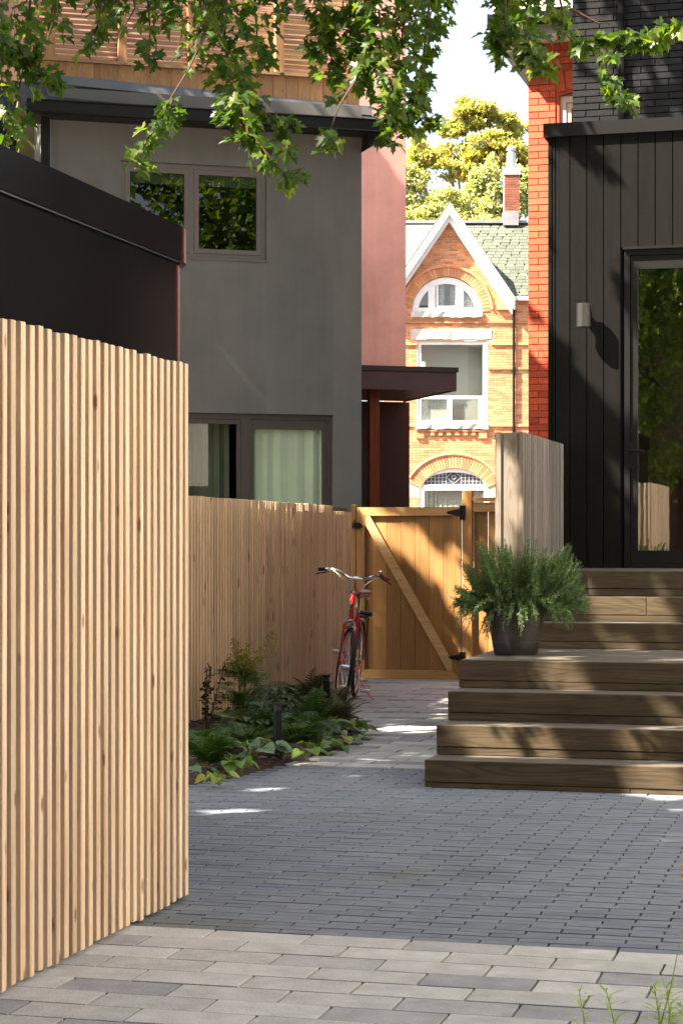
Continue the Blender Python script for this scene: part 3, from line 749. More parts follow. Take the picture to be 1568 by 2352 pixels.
m = MB(); m.add([(ruL, -.32, gzt_ + .005), (1.2, -.32, gzt_ + .005), (1.2, 3.0, gzt_ + 2.3), (ruL, 3.0, gzt_ + 2.3), (ruL, -.32, eave + .032), (1.2, -.32, eave + .032), (1.2, 3, eave + .032), (ruL, 3, eave + .032)],
      [(0, 1, 2, 3), (4, 7, 6, 5), (0, 3, 7, 4), (1, 5, 6, 2), (0, 4, 5, 1), (3, 2, 6, 7)])
m.build('roof', M['sunlit_shingle'], rd)
sme = bevbox(.24, .19, .012, M['sunlit_shingle'], 0); sh = []
ang = math.atan2(2.3, 3.32)
for r in range(12):
    for c in range(9):
        u = ruL + .12 + c * .25 + (r % 2) * .12
        if u > 1.15: continue
        t = r * .16 + .05
        obj('shingle', sme, rd, (u, -.32 + t * math.cos(ang), gzt_ + .012 + t * math.sin(ang)), (ang - .03, 0, 0))
# ------------------------------------------------------------------ grey stucco house
gh = G.empty('grey_house', 0, 0, label='grey stucco house with brown framed windows under a dark gutter', cat='house')
def gp(px, py, v=0): return G.on(px, py, v)
WL = gp(112, 600)[0]
ux0, ux1 = gp(277.5, 480)[0], gp(612, 480)[0]; uz1, uz0 = gp(445, 377)[1], gp(445, 592)[1]
lx0, lx1 = gp(372, 1050)[0], gp(765.5, 1050)[0]; lz1, lz0 = gp(640, 951)[1], gp(640, 1200)[1]
wtop = gp(445, 262)[1]
m = MB(); strip_wall(m, WL, 0, 0, wtop + .2, [(ux0, ux1, uz0, lambda x: uz1, 1), (lx0, lx1, lz0, lambda x: lz1, 1)], 0, .16)
m.box(-.2, 0, .002, 5, 0, wtop + .2); m.box(WL, WL + .2, .002, 5, 0, wtop + .2)
m.build('wall', M['grey_stucco'], gh)
# rooms behind
m = MB()
for (a, b, z0, z1) in ((ux0 - .4, ux1 + .4, uz0 - .7, uz1 + .3), (lx0 - .3, lx1 + .3, lz0 - .4, lz1 + .3)):
    m.add([(a, .17, z0), (b, .17, z0), (b, 3, z0), (a, 3, z0), (a, .17, z1), (b, .17, z1), (b, 3, z1), (a, 3, z1)], [(0, 1, 2, 3), (4, 7, 6, 5), (2, 6, 7, 3), (0, 3, 7, 4), (1, 5, 6, 2)])
m.build('room_wall', M['room_dark'], gh)
# upper window: outer frame, two sashes, panes
fm = M['win_frame']
m = MB(); ring(m, ux0 + .003, ux1 - .003, uz0 + .003, uz1 - .003, .05, .035, .11)
mid0, mid1 = gp(436, 480)[0], gp(447, 480)[0]
m.box(mid0, mid1, .035, .11, uz0 + .053, uz1 - .053); m.box(ux0 - .02, ux1 + .02, -.012, .033, uz0 - .02, uz0 + .002)
w = m.build('window', fm, gh)
for a, b in ((ux0 + .055, mid0 - .002), (mid1 + .002, ux1 - .055)):
    m = MB(); ring(m, a, b, uz0 + .056, uz1 - .056, .052, .028, .085); m.build('sash', fm, w)
    m = MB(); m.box(a + .05, b - .05, .05, .058, uz0 + .104, uz1 - .104); m.build('pane', M['glass'], w)
m = MB(); m.box(ux0 + .08, ux1 - .08, .10, .112, uz1 - .22, uz1 - .06); m.build('blind', M['room'], w)
# lower window with curtains
fd = M['win_dark']
m = MB(); ring(m, lx0 + .003, lx1 - .003, lz0 + .003, lz1 - .003, .06, .05, .13)
lm0, lm1 = gp(556, 1050)[0], gp(577, 1050)[0]
m.box(lm0, lm1, .05, .13, lz0 + .063, lz1 - .063)
w = m.build('window', fd, gh)
for a, b, wt in ((lx0 + .065, lm0 - .002, .05), (lm1 + .002, lx1 - .065, .10)):
    m = MB(); ring(m, a, b, lz0 + .066, lz1 - .066, .045, .06, .11, wt=wt); m.build('sash', fd, w)
    m = MB(); m.box(a + .043, b - .043, .08, .088, lz0 + .11, lz1 - .066 - wt + .002); m.build('pane', M['glass_clear'], w)
    if wt < .06: m = MB(); m.add([(a + .044, .066, lz0 + .11), (b - .044, .066, lz0 + .11), (b - .044, .066, lz1 - .066 - wt), (a + .044, .066, lz1 - .066 - wt)], [(0, 1, 2, 3)]); m.build('insect_screen', M['screen'], w)
def curtain(a, b, z0, z1, y, mat, amp, waves, parent):
    m = MB(); n = waves * 8; pv = []
    for i in range(n + 1):
        t = i / n; ph = 2 * math.pi * waves * t + 1.5 * math.sin(5 * t)
        pv.append((a + (b - a) * t + .012 * math.sin(2 * ph), y + amp * math.sin(ph) * (.6 + .4 * math.sin(9 * t))))
    vs = [(x, yy, z0) for x, yy in pv] + [(x, yy + .01, z1) for x, yy in pv]
    m.add(vs, [(i, i + 1, i + n + 2, i + n + 1) for i in range(n)])
    m.build('curtain', mat, parent, smooth=True)
curtain(lm1 - .02, lx1 - .05, lz0, lz1 - .06, .118, M['curtain'], .018, 6, w)
curtain(lx0 + .3, lm0 - .08, lz0, lz1 - .06, .30, M['curtain_dark'], .03, 5, w)
# gutter, roof edge, soffit, downpipe
gv = -.42
gl = gp(63, 240, gv)[0]; gr = gp(882, 290, gv)[0]
gt = gp(445, 250, gv)[1]; gb = gp(445, 279, gv)[1]
m = MB(); m.box(gl, gr, gv, gv + .012, gb, gt); m.box(gl, gr, gv + .012, gv + .13, gb, gb + .012); m.box(gl, gr, gv + .118, gv + .13, gb + .012, gt)
m.box(gl, gl + .01, gv + .012, gv + .118, gb + .012, gt); m.box(gr - .01, gr, gv + .012, gv + .118, gb + .012, gt)
m.tube([(gl, gv - .006, gt), (gr, gv - .006, gt)], .012, 8); m.tube([(gl, gv - .006, gb + .01), (gr, gv - .006, gb + .01)], .009, 8)
m.build('gutter', M['gutter'], gh)
m = MB(); m.box(gl + .03, gr - .02, gv + .132, .28, gb + .02, gb + .045); m.build('soffit', M['gutter'], gh)
m = MB(); m.prism([(-.01, gb - .16), (.0, gb + .018), (.28, gb + .018)], -.28, -.02); m.build('eave_bracket', M['gutter'], gh)
RB = .45          # depth of the deck skirt behind the wall face
fl = [gp(167, 176, RB), gp(852, 245, RB)]; fb = [gp(167, 197, RB), gp(852, 266, RB)]
def ext(p, q, u):  # level along the line p-q at u
    t = (u - p[0]) / (q[0] - p[0]); return p[1] + (q[1] - p[1]) * t
ul = gp(60, 190, RB)[0]; ur = gp(853, 250, RB)[0]
m = MB(); ra = (gl, gv + .10, gt - .02); rb = (gr, gv + .10, gt - .02); rc = (ur + .35, RB, ext(*fb, ur + .3) - .01); rdd = (ul - .15, RB, ext(*fb, ul) + .0)
lo = lambda p: (p[0], p[1] + .02, p[2] - .12)
m.add([ra, rb, rc, rdd, lo(ra), lo(rb), lo(rc), lo(rdd)], [(0, 1, 2, 3), (7, 6, 5, 4), (0, 4, 5, 1), (1, 5, 6, 2), (2, 6, 7, 3), (3, 7, 4, 0)])
m.build('roof', M['roof_dark'], gh)
m = MB(); m.add([(ul, RB - .03, ext(*fb, ul)), (ur, RB - .03, ext(*fb, ur)), (ur, RB - .012, ext(*fl, ur)), (ul, RB - .012, ext(*fl, ul)),
                 (ul, RB + .0, ext(*fb, ul) - .02), (ur, RB, ext(*fb, ur) - .02), (ur, RB, ext(*fl, ur)), (ul, RB, ext(*fl, ul))],
                [(0, 1, 2, 3), (4, 7, 6, 5), (0, 4, 5, 1), (3, 2, 6, 7), (0, 3, 7, 4), (1, 5, 6, 2)])
m.build('roof_flashing', M['flash'], gh)
dp0, dp1 = gp(96, 320, -.08)[0], gp(115, 320, -.08)[0]
m = MB(); m.box(dp0, dp1, -.10, -.03, 0, gb + .02)
for i in range(3): x = dp0 + (dp1 - dp0) * (i + .5) / 3; m.box(x - .012, x + .012, -.108, -.1005, 0, gb + .02)
m.build('downpipe', M['gutter'], gh)
box_part('corner_trim', M['flash'], gh, dp1 + .003, WL + .03, -.02, .04, 0, gb + .02)
# ------------------------------------------------------------------ roof deck screen on the grey house
dk2 = G.empty('roof_deck_screen', 0, RB + .02, label='cedar slat privacy screen of the roof deck above the grey house', cat='screen')
rail_z = lambda u: zr + 0 * u
zr = gp(445, 161, RB)[1]
u = ul + .02
while u + .14 < ur:
    zb_ = ext(*fb, u + .07)
    obj('board', bevbox(.142, .022, 1, M['deck_z'], 0), dk2, (u + .071, random.uniform(0, .003), zb_), (0, 0, 0), (1, 1, zr - .001 - zb_)); u += .147
box_part('cap_rail', M['deck_x'], dk2, ul - .03, ur, -.06, .10, zr, zr + .035)
top = gp(445, -80, RB)[1]
ppx = [(105, 128), (272, 292), (433, 452), (633, 652), (815, 835)]
for a, b in ppx:
    pa, pb = gp(a, 80, RB)[0], gp(b, 80, RB)[0]
    obj('post', bevbox(pb - pa, .09, top - zr - .04, M['deck_z'], .004), dk2, ((pa + pb) / 2, .02, zr + .036))
edges = [ul] + [gp((a + b) / 2, 80, RB)[0] for a, b in ppx] + [ur]
z = zr + .06
while z < top:
    for a, b in zip(edges, edges[1:]):
        obj('slat', bevbox(1, .02, .037, M['deck_x'], 0), dk2, ((a + b) / 2, .085 + random.uniform(0, .004), z + random.uniform(-.003, .003)), (0, random.uniform(-.003, .003), 0), (b - a - .004, 1, 1))
    z += .0575
z = zr + .05
xa = gp(600, 80, RB)[0]
back = []
while z < top:
    back.append(TRS(((xa + ur) / 2, 1.9, z), None, (ur - xa, 1, 1))); z += .055
joined('rear_screen', bevbox(1, .02, .04, M['deck_x'], 0), back, M['deck_x'], dk2)
# neighbours at the far left, mostly behind leaves
nb = MB(); a, b = gp(45, 300, 1.2)[0], gp(97, 300, 1.2)[0]
nb.box(a, b + .3, 1.2, 5, 0, gp(60, 215, 1.2)[1])
o = nb.build('olive_house', M['olive_stucco'], None, loc=G.world(0, 0)); o.rotation_euler = (0, 0, G.rz)
tag(o, 'olive stucco house edge beside the downpipe of the grey house', 'house')
nh = G.empty('dark_glass_house', 0, 0, label='dark blue glazed house at the far left behind the leaves', cat='house')
box_part('wall', plain('dark blue panel', (.012, .022, .045), .25), nh, a - 3, a - .02, 1.5, 6, 0, gp(30, 190, 1.5)[1])
m = MB()
for i in range(6): m.box(a - 3, a - .02, 1.47, 1.498, 1 + i, 1.06 + i)
m.build('band', M['black_metal'], nh)

# ------------------------------------------------------------------ pink house with flat maroon porch roof
ph = PK.empty('pink_house', 0, 0, label='pink stucco house standing behind the grey house', cat='house')
def pp(px, py, v=0): return PK.on(px, py, v)
pr = pp(931.6, 500)[0]; cz0, cz1 = pp(1000, 922)[1], None
CF = -2.13; cfx1 = pp(1048, 870, CF)[0]; cbot = pp(1000, 897, CF)[1]; ctop = pp(1000, 843, CF)[1]
m = MB(); m.box(pr - 6, pr, 0, 9, ctop, 9.9); m.build('wall', M['pink_stucco'], ph)
m = MB(); m.box(pr - 6, pp(938.5, 1050)[0], -.03, 8.9, 0, cbot); m.build('ground_floor_wall', M['maroon'], ph)
box_part('recess_shade_panel', M['maroon_dark'], ph, pp(800, 1000)[0], pp(846, 1000)[0], -.06, -.031, 0, 2.6)  # dark slab on the wall face, standing in for a shaded recess
pc = PK.empty('porch_roof', 0, 0, label='flat dark maroon porch roof jutting from the pink house', cat='porch roof')
m = MB()
m.box(cfx1 - 4, cfx1, CF, CF + .03, cbot, ctop - .03); m.box(cfx1 - .03, cfx1, CF + .031, -.035, cbot, ctop - .03)
m.build('fascia', M['maroon_metal'], pc)
m = MB(); m.box(cfx1 - 4, cfx1 + .02, CF - .02, -.005, ctop - .028, ctop); m.box(cfx1 - 4, cfx1 + .02, CF - .02, CF - .004, ctop - .06, ctop - .029); m.box(cfx1 + .002, cfx1 + .02, CF - .003, -.04, ctop - .06, ctop - .029)
m.build('roof_edge', M['maroon_dark'], pc)
n = 15; wv = (2.13 - .07) / n
for i in range(n):
    obj('soffit_plank', bevbox(3.9, wv - .006, .02, M['soffit_x'], 0), pc, (cfx1 - 1.985, CF + .033 + wv * (i + .5), cbot + .012))
a, b = pp(849, 1050, CF + .2)[0], pp(871, 1050, CF + .2)[0]
obj('porch_post', bevbox(b - a, .12, cbot + .011, M['post_red'], .004), pc, ((a + b) / 2, CF + .26, 0))

# ------------------------------------------------------------------ old brick gabled house across the street
VY = 52.0; K = VY / FPX
def vx(px): return (px - CX) * K
def vz(py): return EYE + (HY - py) * K
vh = empty('gabled_brick_house', (0, VY, 0), label='old orange brick house with white gable and arched windows across the street', cat='house')
AX, AZ = vx(1030), vz(470); slope = (vz(470) - vz(681)) / (vx(1174.4) - vx(1030)); ez = vz(683)
X0, X1 = vx(880), vx(1262)
acx, asz, ar = vx(1025), vz(716), 79.5 * K
mx0, mx1, mz0, mz1 = vx(959), vx(1116.4), vz(973), vz(783.5)
lcx, lhw = vx(1042), 80 * K; lsz, lrise = vz(1113), (1113 - 1075.5) * K
archtop = lambda x: asz + math.sqrt(max(0, ar ** 2 - (x - acx) ** 2)) * 1.02
lowtop = lambda x: lsz + lrise * math.sqrt(max(0, 1 - ((x - lcx) / lhw) ** 2))
gtop = lambda x: max(ez, AZ - .10 - slope * abs(x - AX))
ge0, ge1 = AX - (AZ - .1 - ez) / slope, AX + (AZ - .1 - ez) / slope
ops = [(acx - ar, acx + ar, asz, archtop, 24), (mx0, mx1, mz0, lambda x: mz1, 1), (lcx - lhw, lcx + lhw, .9, lowtop, 20)]
m = MB(); strip_wall(m, X0, X1, 0, (gtop, [AX, ge0, ge1] + list(np.linspace(ge0, ge1, 9))), ops, 0, .14)
m.box(X1, X1 + .02, 0, 8, 0, ez); m.build('wall', M['old_mortar'], vh)
m = MB(); m.add([(X0, .5, 0), (X1, .5, 0), (X1, .5, ez - .1), (X0, .5, ez - .1), (AX - 1, .45, ez - .4), (AX + 1, .45, ez - .4), (AX + 1, .45, 8.4), (AX - 1, .45, 8.4)], [(0, 1, 2, 3), (4, 5, 6, 7)]); m.build('room_wall', plain('pale sky reflection', (.6, .6, .57), .9), vh)  # pale wall close behind the glass stands in for reflected bright sky
AW = .235; AW2 = .33
def vok(x, z):
    if z > gtop(x) - .02: return False
    if math.hypot(x - acx, z - asz) < ar + AW + .05 and z > asz: return False
    if vx(942) < x < vx(1109) and vz(731) < z < vz(714): return False
    if mx0 - .01 < x < mx1 + .01 and mz0 - .01 < z < mz1: return False
    if vx(945) < x < vx(1129) and vz(782) < z < vz(755): return False
    if vx(953) < x < vx(1121) and vz(988) < z < vz(972): return False
    if z < lsz and abs(x - lcx) < lhw + .0: return False
    if z >= lsz - .3 and ((x - lcx) / (lhw + AW2)) ** 2 + ((z - lsz + .3) / (lrise + AW2 + .3)) ** 2 < 1: return False
    return True
VH = .0672
bl_ = brick_rows(X0, X1, vz(1290), AZ, .212, VH, .010, vok)
lay_bricks(vh, bl_, VH, .011, M['old_brick'], 0, lambda b: abs(b[2] - 6.3) + (3 if not vx(925) < b[0] < vx(1215) else 0), 225, .004, .004)
vb = bevbox(1, .07, 1, M['old_brick'], 0)
for i in range(36):
    t = math.pi * (i + .5) / 36; r = ar + AW / 2 + .005
    obj('arch_brick', vb, vh, (acx + r * math.cos(t), .015, asz + r * math.sin(t) * 1.01), (0, math.pi / 2 - t, 0), (math.pi * (ar + AW / 2) / 36 - .014, 1, AW - .012))
    # label mould outside the arch
for o in [o for o in vh.children if o.name.startswith('arch_brick')]:
    d = Vector((math.sin(o.rotation_euler.y), 0, math.cos(o.rotation_euler.y))); o.location -= d * (AW - .012) / 2
for i in range(34):
    t = math.pi * (.10 + .8 * (i + .5) / 34)
    c = Vector((math.cos(t) * lhw, 0, math.sin(t) * (lrise + .3) - .3)); nrm = Vector((math.cos(t) / lhw, 0, math.sin(t) / (lrise + .3))).normalized()
    p_ = Vector((lcx, .0, lsz)) + c + nrm * .006
    obj('arch_brick', vb, vh, (p_.x, .012, p_.z), (0, math.atan2(nrm.x, nrm.z), 0), (.058, 1, AW2))
def mould(cxx, z0, rx, rz_, t0, t1, r, name, n=26):
    m = MB(); m.tube([(cxx + rx * math.cos(t), -.015, z0 + rz_ * math.sin(t)) for t in np.linspace(t0, t1, n)], r, 6); m.build(name, M['old_brick'], vh)
mould(acx, asz, ar + AW + .05, ar + AW + .05, .05, math.pi - .05, .045, 'arch_moulding')
mould(lcx, lsz - .3, lhw + AW2 + .03, lrise + AW2 + .33, .45, math.pi - .45, .04, 'arch_moulding')
# stone sills, lintel, string courses, dentils
def stone(name, x0, x1, z0, z1, y0=-.09, y1=.02): 
    m = MB(); n = 14; vs = []
    for i in range(n + 1):
        x = x0 + (x1 - x0) * i / n
        vs += [(x, y0 + random.uniform(-.02, .02), z0 + random.uniform(0, .04)), (x, y0 + random.uniform(-.015, .02), z1), (x, y1, z1), (x, y1, z0 + .01)]
    fs = [(0, 1, 2, 3), tuple(4 * n + k for k in (3, 2, 1, 0))]
    for i in range(n):
        a = 4 * i
        for k in range(4): fs.append((a + k, a + 4 + k, a + 4 + (k + 1) % 4, a + (k + 1) % 4))
    m.add(vs, fs); return m.build(name, M['stone'], vh)
stone('sill', vx(943.5), vx(1107), vz(730), vz(716), -.10)
stone('sill', vx(954), vx(1120.5), vz(987), vz(974), -.10)
stone('lintel', vx(946), vx(1128), vz(781), vz(756), -.03)
for py in (740, 790, 846, 977):
    for a, b in ((X0, vx(944 if py < 750 else 957)), (vx(1128 if 750 < py < 800 else 1120), X1)) if py > 750 else ((X0, X1),):
        box_part('string_course', M['old_brick'], vh, a, b, -.045, -.001, vz(py + 2.6), vz(py - 2.6))
for px in (964, 992, 1011, 1030, 1049, 1068, 1086, 1108):
    w_ = 9 if px in (964, 1108) else 4.5
    box_part('dentil', M['old_brick'], vh, vx(px - w_), vx(px + w_), -.06, -.001, vz(1007 if w_ > 5 else 1000), vz(991))
box_part('string_course', M['old_brick'], vh, vx(955), vx(1121), -.075, -.001, vz(991), vz(988))
# white gable boards
def barge(side, off, th, y0, y1, name='barge_board', extra=0):
    e = AX + side * (144.4 * K + extra); z_end = AZ - slope * abs(e - AX)
    pts = [(AX, AZ - off), (e, z_end - off), (e - side * .0, z_end - off - th), (AX, AZ - off - th)]
    m = MB(); m.prism(pts if side > 0 else pts[::-1], y0, y1); return m.build(name, M['white_paint'], vh)
for s in (1, -1):
    barge(s, .0, .30, -.34, -.24, extra=.05); barge(s, .26, .22, -.238, .01)
# roofs
def roof_plane(name, pts, mat, th=.05):
    m = MB(); q = [(x, y, z - th) for x, y, z in pts]
    m.add(list(pts) + q, [(0, 1, 2, 3), (7, 6, 5, 4), (0, 4, 5, 1), (1, 5, 6, 2), (2, 6, 7, 3), (3, 7, 4, 0)]); return m.build(name, mat, vh)
RD = 2.25; rz1 = ez + RD
roof_plane('roof', [(ge1 + .06, -.05, ez + .02), (X1, -.05, ez + .02), (X1, RD, rz1 + .02), (AX + .06, RD, rz1 + .02)], M['shingle'])
roof_plane('roof', [(X0 - 2, -.05, ez + .02), (ge0 - .06, -.05, ez + .02), (AX - .06, RD, rz1 + .02), (X0 - 2, RD, rz1 + .02)], M['sunlit_shingle'])
roof_plane('roof', [(X0 - 2, RD, rz1 + .02), (X1, RD, rz1 + .02), (X1, RD * 2 + 3, ez - 2), (X0 - 2, RD * 2 + 3, ez - 2)], M['shingle'])
for s in (1, -1):
    e = AX + s * (144.4 * K + .05); z_e = AZ - slope * abs(e - AX)
    pts = [(AX, -.35, AZ + .035), (e, -.35, z_e + .035), (e, RD, z_e + .035), (AX, RD, AZ + .035)]
    roof_plane('gable_roof', pts if s > 0 else pts[::-1], M['lead'], .03)
sm = bevbox(.2, .165, .018, M['shingle'], 0)
sp = bevbox(.2, .165, .014, M['sunlit_shingle'], 0)
ra_ = math.atan2(RD, RD + .05)
rows = 24
for r in range(rows):
    t = r * .135 + .10; yy = -.05 + t * math.cos(ra_); zz = ez + .022 + t * math.sin(ra_)
    if zz > rz1: break
    gx_ = AX + (AZ - zz) / slope
    x = gx_ + .02 + (r % 2) * .09
    while x < vx(1225):
        obj('shingle', sm, vh, (x + .1, yy, zz + random.uniform(.004, .009)), (ra_ - .05, 0, 0)); x += random.choice((.21, .21, .25))
    x = vx(915) + (r % 2) * .1
    gl_ = AX - (AZ - zz) / slope
    while x + .2 < gl_:
        obj('shingle', sp, vh, (x + .1, yy, zz + .006), (ra_ - .05, 0, 0)); x += .21
m = MB(); m.box(X0, X1, RD - .13, RD + .13, rz1 + .02, rz1 + .09); m.build('ridge_cap', M['lead'], vh)
m = MB(); m.box(vx(1172), X1, -.17, -.052, ez - .09, ez + .012); m.build('gutter', M['white_paint'], vh)
m = MB(); m.box(vx(1140), vx(1185), -.10, -.001, vz(712), vz(684)); m.build('gable_corbel', M['old_brick'], vh)
# downpipe of the old house
dpx = vx(1178.5)
m = MB(); m.tube([(dpx, -.14, vz(690)), (dpx, -.12, vz(715)), (dpx, -.06, vz(725)), (dpx, -.06, 0)], .035, 8)
for py in (700, 850, 985): m.tube([(dpx, -.06, vz(py)), (dpx, -.06, vz(py + 4))], .046, 8)
m.build('downpipe', M['black_metal'], vh)
# half round attic window
def arc_strip(mb, cxx, z0, r0, r1, y0, y1, n=24, sq=1.0):
    ts = np.linspace(0, math.pi, n + 1)
    for a, b in zip(ts, ts[1:]):
        mb.prism([(cxx + r0 * math.cos(a), z0 + r0 * math.sin(a) * sq), (cxx + r1 * math.cos(a), z0 + r1 * math.sin(a) * sq), (cxx + r1 * math.cos(b), z0 + r1 * math.sin(b) * sq), (cxx + r0 * math.cos(b), z0 + r0 * math.sin(b) * sq)], y0, y1)
m = MB(); arc_strip(m, acx, asz + .002, ar - .17, ar - .004, .02, .10); m.box(acx - ar + .012, acx + ar - .012, .016, .092, asz - .002, asz + .11)
for px in (991, 1056): x = vx(px); m.box(x - .09, x + .09, .025, .10, asz + .112, asz + math.sqrt((ar - .12) ** 2 - (x - acx) ** 2))
w = m.build('attic_window', M['white_paint'], vh)
m = MB(); ring(m, vx(1001.5), vx(1049.5), vz(713) + .08, vz(643), .05, .045, .09); m.build('sash', M['white_paint'], w)
m = MB(); arc_strip(m, acx, asz + .1, .01, ar - .15, .075, .08, 18); m.build('pane', M['glass_old'], w)
curtain(vx(1003), vx(1020), asz + .1, vz(650), .16, M['lace'], .02, 3, w); curtain(vx(1034), vx(1048), asz + .1, vz(650), .16, M['lace'], .02, 3, w); curtain(vx(1062), vx(1085), asz + .1, vz(668), .14, M['lace'], .02, 3, w)
# sash window of the middle storey
m = MB(); ring(m, mx0 + .003, mx1 - .003, mz0 + .003, mz1 - .003, .085, .03, .11); m.box(mx0 + .088, mx1 - .088, .035, .10, vz(916), vz(909))
m.box(vx(1027), vx(1038), .035, .10, mz0 + .09, vz(916) - .002); m.box(vx(1098), vx(1108), .035, .1, mz0 + .09, vz(916) - .002)
w = m.build('sash_window', M['white_paint'], vh)
m = MB(); m.box(mx0 + .08, mx1 - .08, .07, .078, vz(909), mz1 - .08); m.build('pane', M['glass_old'], w)
m = MB(); m.box(mx0 + .08, vx(1028), .07, .078, mz0 + .08, vz(916)); m.build('pane', M['glass_old'], w)
m = MB(); m.box(vx(1037), vx(1100), .07, .078, mz0 + .08, vz(916)); m.build('pane', M['glass_old'], w)
m = MB(); m.box(mx0 + .09, vx(1027), .13, .14, mz0 + .09, vz(916)); m.build('blind', M['lace'], w)
# arched ground floor window with leaded top light
m = MB(); 
ts = np.linspace(0, math.pi, 21)
for a, b in zip(ts, ts[1:]):
    q = lambda t, o: (lcx + (lhw - o) * math.cos(t), lsz + (lrise - o * .8) * math.sin(t))
    m.prism([q(a, .13), q(a, .006), q(b, .006), q(b, .13)], .02, .10)
m.box(lcx - lhw + .01, lcx + lhw - .01, .015, .10, vz(1126), lsz - .002)
m.box(lcx - lhw + .004, lcx - lhw + .13, .02, .10, .95, vz(1126) - .002); m.box(lcx + lhw - .13, lcx + lhw - .004, .02, .10, .95, vz(1126) - .002)
w = m.build('arched_window', M['white_paint'], vh)
m = MB(); m.box(lcx - lhw + .12, lcx + lhw - .12, .07, .078, .95, vz(1126)); m.build('pane', M['glass_old'], w)
curtain(lcx - lhw + .14, lcx + lhw - .14, .95, vz(1126) - .02, .14, M['lace'], .015, 12, w)
m = MB(); m.prism([(lcx + (lhw - .12) * math.cos(t), lsz + (lrise - .1) * math.sin(t)) for t in ts], .074, .080); m.build('leaded_light', M['stain_dark'], w)
m = MB(); zz = lambda x: lsz + (lrise - .11) * math.sqrt(max(0, 1 - ((x - lcx) / (lhw - .12)) ** 2))
for i in range(-7, 8):
    x = lcx + i * .098
    if abs(i) not in (1,) : m.box(x - .006, x + .006, .062, .073, lsz, zz(x)) if abs(i) > 1 else None
for j in range(1, 4):
    z = lsz + j * .09; hw_ = (lhw - .12) * math.sqrt(max(0, 1 - ((z - lsz) / (lrise - .11)) ** 2))
    for a, b in ((-hw_, -.2), (.2, hw_)): m.box(lcx + a, lcx + b, .0625, .0735, z - .005, z + .005)
cz_ = lsz + .19
for a, b in (((-.19, 0), (0, .17)), ((0, .17), (.19, 0)), ((.19, 0), (0, -.17)), ((0, -.17), (-.19, 0))):
    m.tube([(lcx + a[0], .066, cz_ + a[1]), (lcx + b[0], .066, cz_ + b[1])], .007, 4)
m.tube([(lcx + .05 * math.cos(t), .066, cz_ + .05 * math.sin(t)) for t in np.linspace(0, 6.28, 12)], .008, 4)
m.build('lead_came', M['leadline'], w)
# chimney
chm = MB(); kc = (VY + RD) / FPX
cxx = lambda px: (px - CX) * kc; czz = lambda py: EYE + (HY - py) * kc
c0, c1 = cxx(1156), cxx(1191); yb = RD
chm.box(c0 + .008, c1 - .008, yb - .2, yb + .22, czz(490), czz(404)); chim = chm.build('chimney', M['old_mortar'], vh)
for i, z in enumerate(np.arange(czz(490), czz(406), .0672)):
    x = c0 - (.1 if i % 2 else 0)
    while x < c1 - .02:
        a, b = max(x, c0), min(x + .2, c1); obj('brick', bevbox(1, .05, .056, M['chimney_brick'], 0), chim, ((a + b) / 2, yb - .2 + .017 - random.random() * .006, z + .005), (0, 0, 0), (b - a - .01, 1, 1)); x += .2
m = MB(); m.box(c0 - .02, c1 + .02, yb - .24, yb + .24, czz(404), czz(390)); m.build('chimney_cap', M['stone'], chim)
m = MB(); m.box(c0 - .025, c1 - .03, yb - .225, yb + .22, czz(520), czz(487)); m.build('flashing', M['lead'], chim)
m = MB(); fr_x = (cxx(1162) + cxx(1184)) / 2; r_ = 10.5 * kc
m.lathe([(0, czz(391)), (r_, czz(391)), (r_, czz(352)), (r_ * .65, czz(349)), (r_ * .65, czz(346)), (r_ * 1.0, czz(346)), (r_ * 1.0, czz(340)), (r_ * .6, czz(335)), (0, czz(335))], 16, (fr_x, yb, 0))
m.build('flue', M['silver'], chim, smooth='auto')

# ------------------------------------------------------------------ unseen brick block added behind the camera to dim the faces turned to it
rear = L.empty('rear_shading_block', 0, -13.2, label='unseen brown brick block added behind the camera to darken facing walls', cat='house')
m = MB(); strip_wall(m, -3.4, 9, 0, 14.0, [(-2, -.6, 1, lambda x: 2.6, 1), (2, 3.4, 1, lambda x: 2.6, 1), (1, 2.2, 4.2, lambda x: 5.7, 1)], 0, .12)
m.box(-3.4, 9, -6, -.14, 0, 14.0)
m.build('wall', plain('brown brick wall', (.10, .055, .038), .9, nscale=9, namp=.3), rear)

# ------------------------------------------------------------------ unseen pale house added on the right to bounce sunlight onto the slat fence
side = L.empty('cream_bounce_house', 0, 0, label='unseen cream house added on the right to bounce sunlight onto the fence', cat='house')
m = MB(); m.box(4.75, 8.6, -6.5, 4.4, 0, 6.2); m.build('wall', plain('cream render', (.74, .72, .68), .9, nscale=2, namp=.08), side)
for v in (-5, -1.5, 2):
    m = MB(); m.box(4.72, 4.748, v - .5, v + .5, 1.1, 2.5); m.build('window', M['black_metal'], side)
box_part('roof', M['roof_dark'], side, 4.6, 8.8, -6.7, 4.6, 6.21, 6.4)
